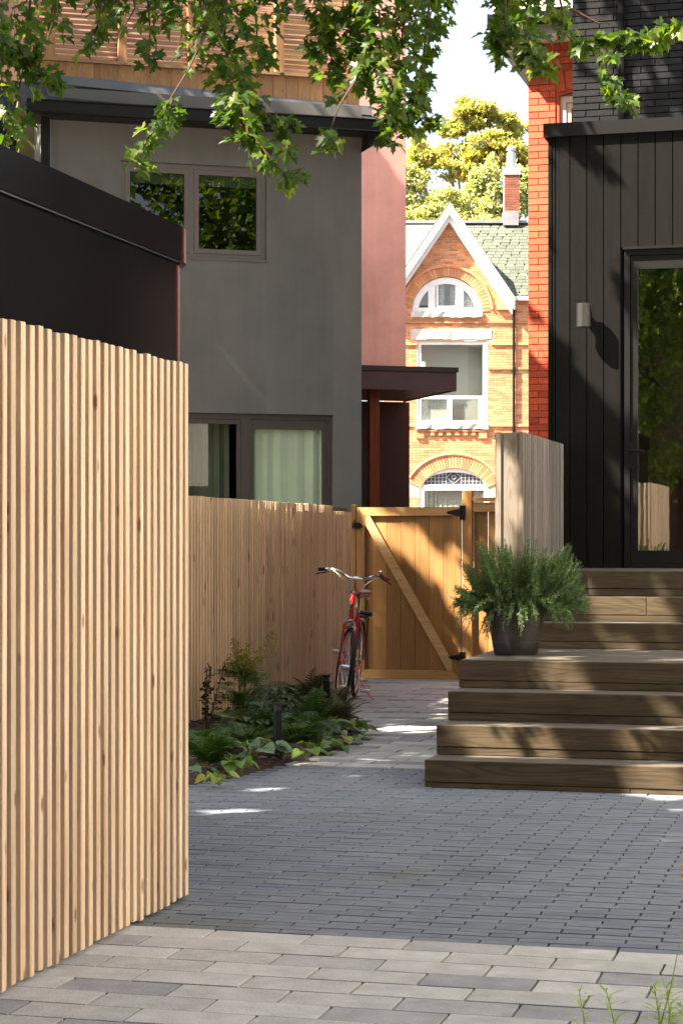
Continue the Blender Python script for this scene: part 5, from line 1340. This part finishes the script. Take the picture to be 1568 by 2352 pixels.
# astilbe with tall seed plumes
def astilbe(px, py, label, n, hgt):
    o, g = place_plant('astilbe', px, py, label, 'astilbe', GRP)
    for i in range(34):
        a = random.uniform(0, 6.28); zf = random.uniform(.05, .42); q_ = random.uniform(0, .14); obj('frond', FR['fern'], o, (math.cos(a) * q_, math.sin(a) * q_, zf), (random.uniform(.0, .7), 0, a), (.26, .26, .26))
    for i in range(n):
        a = random.uniform(0, 6.28); lean = random.uniform(.08, .36); h = hgt * random.uniform(.75, 1.05)
        tip = Vector((math.cos(a) * lean * h + .1 * h, math.sin(a) * lean * h, h)); mid = tip * .5; mid.z += .05
        m = MB(); m.tube([(0, 0, 0), mid, tip], [.004, .003, .0015], 5); stm = m.build('stem', M['stem'], o)
        m = MB()
        for k in range(100):
            t = random.uniform(.62, 1.0); p = mid * (1 - (t - .5) * 2) + tip * ((t - .5) * 2); sp_ = (1.06 - t) * .36 * h
            q = p + Vector((random.uniform(-1, 1) * sp_, random.uniform(-1, 1) * sp_, random.uniform(.0, .6) * sp_)); s = random.uniform(.008, .017)
            d1, d2 = rv().normalized() * s, rv().normalized() * s
            m.add([q, q + d1, q + d1 + d2, q + d2], [(0, 1, 2, 3)])
            if k % 3 == 0: m.tube([p, q], .0012, 3, False)
        tag(m.build('plume', M['plume'], stm), kind='stuff')
ast_frame = astilbe(556, 1676, 'tall feathery plant with olive seed plumes against the back fence', 9, .72)
# withered stem at the left
o, g = place_plant('withered_plant', 474, 1690, 'dark withered stems with brown leaves at the left of the bed', 'withered plant', GRP)
for i in range(4):
    m = MB(); a = random.uniform(-1, 1); h = random.uniform(.4, .6); top_ = Vector((random.uniform(-.16, .16), random.uniform(-.1, .1), h))
    m.tube([(0, 0, 0), top_ * .5 + Vector((0, 0, .03)), top_], .003, 5); s_ = m.build('stem', M['brown_leaf'], o)
    m = MB()
    for k in range(34):
        t = random.uniform(.3, 1); p = top_ * t; d1 = rv().normalized() * random.uniform(.015, .035); d2 = rv().normalized() * .016
        m.add([p, p + d1 + d2, p + d1 * 1.5, p + d1 - d2], [(0, 1, 2, 3)])
    m.build('leaf_cluster', M['brown_leaf'], s_)

# ------------------------------------------------------------------ rosemary in a black pot on the deck
pz = rise[3]; pb = ground_at(1184, 1503, pz); pcx, pcy = pb.x, pb.y
k = pcy / FPX; R1, R0, PH = 68 * k, 50 * k, 107 * k
pot = empty('plant_pot', (pcx, pcy, pz), 0, label='black plastic tub on the corner of the deck', cat='plant pot')
m = MB(); m.lathe([(0, 0), (R0 - .006, 0), (R0, .006), (R0 + (R1 - R0) * .28, PH * .27), (R0 + (R1 - R0) * .28 - .003, PH * .272), (R0 + (R1 - R0) * .285 - .003, PH * .285), (R0 + (R1 - R0) * .29, PH * .287), (R1 * .955, PH * .82), (R1 * .90, PH * .82), (R0 * .9, .03), (0, .03)], 40)
m.build('body', M['pot'], pot, smooth='auto')
m = MB(); m.lathe([(R1 * .955, PH * .822), (R1 * 1.0, PH * .86), (R1 * 1.04, PH * .93), (R1 * 1.05, PH * .985), (R1 * 1.04, PH), (R1 * .97, PH), (R1 * .91, PH * .93), (R1 * .90, PH * .822)], 40)
m.build('rim', M['pot'], pot, smooth='auto')
m = MB(); m.lathe([(0, PH * .88), (R1 * .92, PH * .87)], 30); m.build('soil', M['soil'], pot, smooth=True)
ros = empty('rosemary', (pcx, pcy, pz + PH * .87), 0, label='bushy green rosemary spilling out of the black tub', cat='shrub')
stem_m = MB(); needles = []
nd_me = MB(); nd_me.add([(-.5, 0, 0), (.5, 0, 0), (.42, .6, .06), (0, 1, 0), (-.42, .6, .06)], [(0, 1, 2), (0, 2, 3), (0, 3, 4)]); nd_me = nd_me.mesh('needle', M['rosemary'])
def sprig(base, tip, bow, dens=1.0):
    c1 = Vector((base.x * .35 + tip.x * .65, base.y * .35 + tip.y * .65, tip.z * .30)) + bow; pts = [base * (1 - t) ** 2 + c1 * 2 * t * (1 - t) + tip * t * t for t in np.linspace(0, 1, 9)]
    stem_m.tube(pts, np.linspace(.0042, .0013, 9).tolist(), 4, False)
    ln_ = sum((b - a).length for a, b in zip(pts, pts[1:])); nn = int(ln_ / .0034 * dens)
    for i in range(nn):
        t = (i + random.random()) / nn
        if t < .18 + .1 * random.random(): continue
        f = t * 8; j = min(int(f), 7); p = pts[j].lerp(pts[j + 1], f - j); d_ = (pts[j + 1] - pts[j]).normalized()
        o_ = d_.cross(rv()).normalized(); tipd = (o_ + d_ * random.uniform(.5, 1.3) + Vector((0, 0, -.12)))
        s = random.uniform(.022, .035) * (1 if t < .9 else .6)
        needles.append(Matrix.Translation(p) @ basis(tipd, o_.cross(d_) + rv(.4)).to_4x4() @ Matrix.Diagonal((s * .17, s, s, 1)))
def rp(px, py, dy=0):   # photo point near the pot's distance, in the bush's own axes
    w = at(px, py, pcy + dy); return w - Vector((pcx, pcy, pz + PH * .87))
tips = [(1050, 1345), (1042, 1385), (1060, 1420), (1072, 1310), (1075, 1290), (1100, 1245), (1105, 1262), (1122, 1262), (1143, 1238), (1156, 1250), (1170, 1250), (1130, 1280), (1185, 1262), (1215, 1235), (1212, 1262), (1250, 1258), (1240, 1290), (1270, 1268), (1290, 1255), (1308, 1248), (1312, 1275), (1322, 1290), (1330, 1310), (1338, 1340), (1340, 1365), (1340, 1390), (1310, 1425), (1262, 1300), (1090, 1330), (1068, 1360), (1062, 1395), (1200, 1290), (1160, 1300), (1230, 1310), (1300, 1310), (1318, 1350), (1310, 1390), (1285, 1340), (1262, 1370), (1275, 1420), (1240, 1400), (1108, 1290), (1115, 1450), (1160, 1430), (1180, 1440), (1140, 1400), (1225, 1425), (1200, 1410)]
for px, py in tips:
    for r in range(9):
        dy = random.gauss(0, .12) - (.10 if py > 1400 else 0)
        t = rp(px + random.gauss(0, 9), py + abs(random.gauss(0, 14)) * (1 if r else 0), dy)
        a = random.uniform(0, 6.28); b0 = Vector((math.cos(a) * R1 * .5 + t.x * .18, math.sin(a) * R1 * .5, 0))
        sprig(b0, t, Vector((0, 0, .22 if t.z < .05 else .02)))
for i in range(60):
    a = random.uniform(0, 6.28); e = random.uniform(.2, 1.2); l_ = random.uniform(.18, .30)
    t = Vector((math.cos(a) * l_ * math.cos(e) * 1.5, math.sin(a) * l_ * math.cos(e), l_ * math.sin(e)))
    sprig(Vector((math.cos(a) * R1 * .4, math.sin(a) * R1 * .4, 0)), t, Vector((0, 0, .05)))
stem_m.build('stems', M['twig'], ros)
tag(joined('needles', nd_me, needles, M['rosemary'], ros), kind='stuff')
# ------------------------------------------------------------------ weeds in the foreground corner
wm = fan([(0, 0), (.07, .3), (.06, .7), (0, 1), (-.06, .7), (-.07, .3)], M['weed'], 'weed_leaf', .1, .3, .4)
def weed(px, ytop, pxb, label, n=26):
    y = 5.75; b = at(pxb, 2352, y); t = at(px, ytop, y); b.z = -.01
    o = empty('weed', (b.x, b.y, -.01), 0, label=label, cat='weed', group='pale green weeds in the foreground corner')
    h = t - b; m = MB(); m.tube([(0, 0, 0), h * .5 + Vector((.008, 0, 0)), h], [.0026, .002, .001], 5); m.build('stem', M['weed'], o)
    for i in range(n):
        f = .25 + .75 * i / n; a = i * 2.4; p = h * f + Vector((.008 * (1 - abs(2 * f - 1)), 0, 0)); s = random.uniform(.045, .075) * (1.15 - .5 * f)
        lf = obj('leaf', wm, o); lf.matrix_basis = Matrix.Translation(p) @ basis(Vector((math.cos(a), math.sin(a), .9)), Vector((0, 0, 1)) + rv(.2)).to_4x4() @ Matrix.Diagonal((s, s, s, 1))
weed(1328, 2272, 1340, 'thin yellow green weed leftmost of the corner sprigs', 12)
weed(1390, 2270, 1412, 'pale green weed with narrow leaves in the corner, second from the left', 16)
weed(1500, 2260, 1512, 'short bushy green weed near the corner stalk', 26)
weed(1530, 2262, 1530, 'bushy pale green weed beside the tall thin stalk', 30)
weed(1566, 2130, 1500, 'tall thin bare stalk leaning right in the corner', 0)
weed(1560, 2300, 1575, 'green weed at the very edge of the paving', 24)
fl = empty('pink_flower', ground_at(1578, 2085), 0, label='small pink flower head at the right edge of the paving', cat='flower')
m = MB(); m.tube([(0, 0, -.01), (.0, 0, .12), (-.01, 0, .16)], .002, 5); m.build('stem', M['stem'], fl)
pm = fan([(0, 0), (.15, .4), (.12, .9), (0, 1), (-.12, .9), (-.15, .4)], M['petal'], 'petal', .1, .2, .5)
for i in range(40):
    p = obj('petal', pm, fl); a = i * 2.4; e = random.uniform(-.6, 1.2); hh = random.choice((.16, .115))
    p.matrix_basis = Matrix.Translation((-.01, 0, hh)) @ basis(Vector((math.cos(a) * math.cos(e), math.sin(a) * math.cos(e), math.sin(e))), rv()).to_4x4() @ Matrix.Diagonal((.028, .028, .028, 1))

# ------------------------------------------------------------------ the maple overhead: trunk beside the shed, hanging sprays
mt = empty('maple_tree', (-5.6, 12.4, 0), 0, label='large green maple whose leafy branches hang across the top', cat='tree')
mo_ = Vector((-5.6, 12.4, 0))
m = MB(); m.tube([Vector((0, 0, -.1)), Vector((.05, .1, 1.5)), Vector((.2, 0, 3.2)), Vector((.3, -.3, 5.0)), Vector((.6, -.6, 8.0)), Vector((.5, -.8, 11))], [.36, .28, .25, .22, .14, .05], 14); m.build('trunk', M['bark'], mt, smooth=True)
limbs = [[(.2, 0, 3.6), (1.6, .3, 6.0), (3.2, .2, 7.6), (5.2, -.6, 7.4), (7.0, -1.2, 6.2)], [(.25, -.2, 4.4), (-1.8, -2.4, 6.5), (-2.4, -4.2, 8.2), (-2.6, -6, 9.2)],
         [(.3, -.3, 4.8), (.4, 2.4, 7.4), (.6, 5.0, 9.0), (.4, 7.2, 9.6)], [(.25, 0, 4), (1.4, 1.0, 6.4), (2.6, 1.6, 7.6), (3.6, 2.0, 8.4)],
         [(.3, -.2, 5), (2.0, -2.8, 7.4), (4.4, -2.8, 7.2), (6.4, -2.2, 6.4), (8.4, -2.0, 5.9)], [(.3, -.3, 5), (-1.8, -1.5, 8), (-3.6, -3, 9.5)], [(.3, -.3, 5.2), (-1.6, 2.6, 8.5), (-2, 5, 9.5)]]
for l_ in limbs:
    m = MB(); m.tube(l_, np.linspace(.075, .010, len(l_)).tolist(), 8); m.build('branch', M['bark'], mt, smooth=True)
# canopy above and beside the frame, underside rising with distance
blobs = CANOPY  # unseen leaf clumps, placed for the shade they cast on walls and paving
def on_wall(fr, px, py, v): u, z = fr.on(px, py, v); return fr.world(u, v, z)
GAPS = [(ground_at(575, 1866), .20), (ground_at(520, 1867), .15), (ground_at(635, 1866), .12), (ground_at(625, 1812), .15), (ground_at(960, 1675), .26), (ground_at(820, 1780), .10), (ground_at(1010, 1640), .14)]  # holes shaped in the crown so sun patches land on these points
GAPS += [(on_wall(L, px, py, v), r) for px, py, v, r in ((1520, 1790, 0, .24), (1130, 1700, .325, .20), (1070, 1690, .325, .14), (1300, 1545, 1.0, .17), (1430, 1395, 2.86, .24), (1510, 1400, 2.86, .16), (1510, 1340, 3.2, .10),
         (1345, 720, BV, .34), (1400, 800, BV, .34), (1330, 470, BV, .30), (1345, 620, BV, .22), (1480, 500, BV, .26), (1540, 420, BV, .26), (1560, 520, BV, .2), (1425, 1080, BV, .12),
         (900, 1215, GV, .16), (965, 1255, GV, .18), (1010, 1310, GV, .16), (1048, 1340, GV, .20), (870, 1190, GV, .14), (1095, 1400, GV, .22), (1165, 1060, SV0, .14), (1170, 1190, SV0, .17), (1160, 1120, SV0, .1))]
GAPS += [(at(px, py, y), r) for px, py, y, r in ((385, 258, 10.7, .16), (565, 300, 10.8, .24), (625, 370, 10.7, .16), (1400, 205, 10.7, .2), (25, 290, 10.8, .22), (430, 60, 11.6, .2), (1470, 85, 10.9, .2), (930, 280, 11, .15), (330, 350, 10.6, .12))]
GAPS += [(at(1190, 1380, 12.9), .13), (at(1235, 1435, 12.8), .13)]
can = []
for (cx1, cy1, cz1, rx, ry, rz_, n) in blobs:
    k_ = 0; cl = [rv().normalized() * random.random() ** .42 for _ in range(max(8, n // 45))]
    while k_ < n:
        p = random.choice(cl) + rv(.13)
        q = Vector((cx1 + p.x * rx, cy1 + p.y * ry, cz1 + p.z * rz_))
        k_ += 1
        if (q.z < 1.75 + .285 * max(q.y, 0) and q.x > -.19 * q.y) or q.z < 2.4: continue
        if any(((q - g) - SUN_TO * (q - g).dot(SUN_TO)).length < r_ * random.uniform(.75, 1.2) for g, r_ in GAPS): continue
        s = random.uniform(.13, .20)
        can.append(Matrix.Translation(q - mo_) @ basis(Vector((random.gauss(0, .6), random.gauss(0, .6), -.6)), rv(.6) + Vector((0, 0, .8))).to_4x4() @ Matrix.Diagonal((s, s, s, 1)))
tag(joined('crown', maple_lo, can, M['maple'], mt), kind='stuff')
twigs = MB(); leaves = []
def spray(pts, y, rad, n, size=.079):
    P = [at(px, py, y + dy) - mo_ for px, py, *r_ in pts for dy in [r_[0] if r_ else 0]]
    twigs.tube(P, np.linspace(.009, .0025, len(P)).tolist(), 5, False)
    k_ = y / FPX; seg = [(b - a).length for a, b in zip(P, P[1:])]; tot = sum(seg)
    for i in range(n):
        f = random.random() * tot
        for a, b, s_ in zip(P, P[1:], seg):
            if f <= s_: break
            f -= s_
        c = a.lerp(b, min(1, f / s_)); off = Vector((random.gauss(0, .55), random.gauss(0, .75), random.gauss(-.15, .5))) * rad * k_
        if off.length > 1.6 * rad * k_: off *= .6
        q = c + off + mo_
        if any(((q - g) - SUN_TO * (q - g).dot(SUN_TO)).length < r_ * .8 for g, r_ in GAPS[10:11] + GAPS[-2:]): continue
        s = size * random.uniform(.62, 1.12)
        tip = Vector((off.x * 1.2 + random.gauss(0, .03), off.y * .5 + random.gauss(0, .03), -.045 + random.gauss(0, .03)))
        if tip.length < 1e-3: tip = Vector((0, 0, -1))
        leaves.append((Matrix.Translation(c + off) @ basis(tip, Vector((random.gauss(0, .5), -.35 + random.gauss(0, .5), .75 + random.gauss(0, .35)))).to_4x4() @ Matrix.Diagonal((s, s * random.uniform(.85, 1.12), s * random.uniform(.3, 2.6), 1)), y))
        if random.random() < .16: twigs.tube([c, c + off], .0014, 3, False)
for s_ in SPRAYS: spray(*s_)
random.shuffle(leaves); leaves.sort(key=lambda t: round(t[1], 1))
for i, (mx, _) in enumerate(leaves[:300]):
    lf = obj('leaf', maple_me, mt); lf.matrix_basis = mx
tag(joined('leaf_sprays', maple_me, [mx for mx, _ in leaves[300:]], M['maple'], mt), kind='stuff')
tag(twigs.build('twigs', M['twig'], mt), kind='stuff')

# ------------------------------------------------------------------ other trees
def tree(name, loc, h, label, mat, blobs, leaf, bark=M['bark'], tr=.2, limb=7):
    o = empty(name, loc, 0, label=label, cat='tree')
    m = MB(); m.tube([(0, 0, -.1), (.1, 0, h * .3), (-.1, .1, h * .55), (.1, 0, h * .9)], [tr, tr * .8, tr * .55, tr * .12], 10); m.build('trunk', bark, o, smooth=True)
    for i in range(limb):
        b = random.choice(blobs); z0 = h * random.uniform(.25, .6); e = Vector(b[:3]) + Vector((random.uniform(-1, 1) * b[3] * .7, 0, random.uniform(-.3, .6) * b[5]))
        s_ = Vector((0, 0, z0)); mm = s_.lerp(e, .5) + Vector((0, 0, .4))
        m = MB(); m.tube([s_, mm, e], [tr * .4, tr * .25, tr * .06], 6); m.build('branch', bark, o, smooth=True)
    q = MB(); q.add([(-.5, 0, 0), (0, -.18, .1), (.5, 0, 0), (.3, .6, -.05), (0, 1, -.15), (-.3, .6, -.05)], [(0, 1, 2), (0, 2, 3, 5), (3, 4, 5)]); qm = q.mesh('tree_leaf', mat)
    T = []
    for (x, y, z, rx, ry, rz_, n) in blobs:
        cl = [(rv().normalized() * random.random() ** .4) for _ in range(max(8, n // 190))]
        for i in range(n):
            c = random.choice(cl); p = c + rv(.15)
            s = leaf * random.uniform(.6, 1.3)
            T.append(Matrix.Translation((x + p.x * rx, y + p.y * ry, z + p.z * rz_)) @ basis(rv() + Vector((0, 0, -.5)), rv(.5) + Vector((0, -.3, .7))).to_4x4() @ Matrix.Diagonal((s * .8, s, s, 1)))
    tag(joined('crown', qm, T, mat, o), kind='stuff'); return o
YT = 64.0; kt = YT / FPX
def tb(px, py, rx, ry, n, d=0): return (((px - 1100) * kt), d, EYE + (HY - py) * kt, rx * kt, rx * kt * .8, ry * kt, n)
tree('autumn_tree', ((1100 - CX) * kt, YT, 0), EYE + (HY - 230) * kt, 'tall tree turning yellow and orange behind the old brick house', M['autumn'],
     [tb(1095, 258, 57, 32, 4716), tb(1175, 285, 44, 32, 3144), tb(1040, 300, 33, 27, 2200), tb(1130, 340, 82, 36, 5660), tb(985, 350, 55, 36, 3771), tb(1200, 370, 55, 45, 3771), tb(1080, 385, 82, 32, 4402), tb(950, 400, 46, 36, 2200)], .11, plain('pale bark', (.22, .17, .12), .9), .32, 14)
YT = 60.0; kt = YT / FPX
tree('shade_tree', ((1080 - CX) * kt, YT, 0), EYE + (HY - 420) * kt, 'pale yellow green bushy tree just above the roof ridge', M['hedge_leaf'],
     [tb(950, 440, 48, 60, 8455), tb(1045, 470, 62, 34, 8925), tb(1135, 425, 40, 62, 7986), tb(1215, 440, 55, 54, 7047), tb(1000, 500, 73, 36, 5637), tb(1140, 500, 82, 36, 6576)], .085, plain('pale twig bark', (.30, .25, .19), .9), .22, 14)
tree('garden_tree', (9.5, 4.5, 0), 11, 'leafy garden tree standing right of the courtyard outside the picture', M['maple'], [(0, 0, 7.5, 3.4, 3.4, 3.2, 14000), (-1, -1, 10, 2.5, 2.5, 2, 5000), (1.5, 1.0, 5.5, 2.2, 2.2, 1.6, 3500)], .15)

tree('added_shading_tree', (-6.0, 27.5, 0), 15, 'tall unseen tree added behind the grey house to shade the pink wall', M['maple'], [(0, 0, 11.5, 3.4, 3.2, 3.0, 5200), (1.5, -1.5, 9.8, 2.4, 2.4, 1.6, 2000)], .28)  # out-of-view tree added to cast dappled shade on the pink stucco

tree('courtyard_tree', (-4.2, 1.8, 0), 8, 'bushy maple with lightened leaves behind the photographer on the left', M['sunlit_maple'], [(0, 0, 5.0, 1.9, 1.9, 2.6, 8000), (.3, -1.2, 3.4, 1.4, 1.3, 1.4, 3000)], .10)
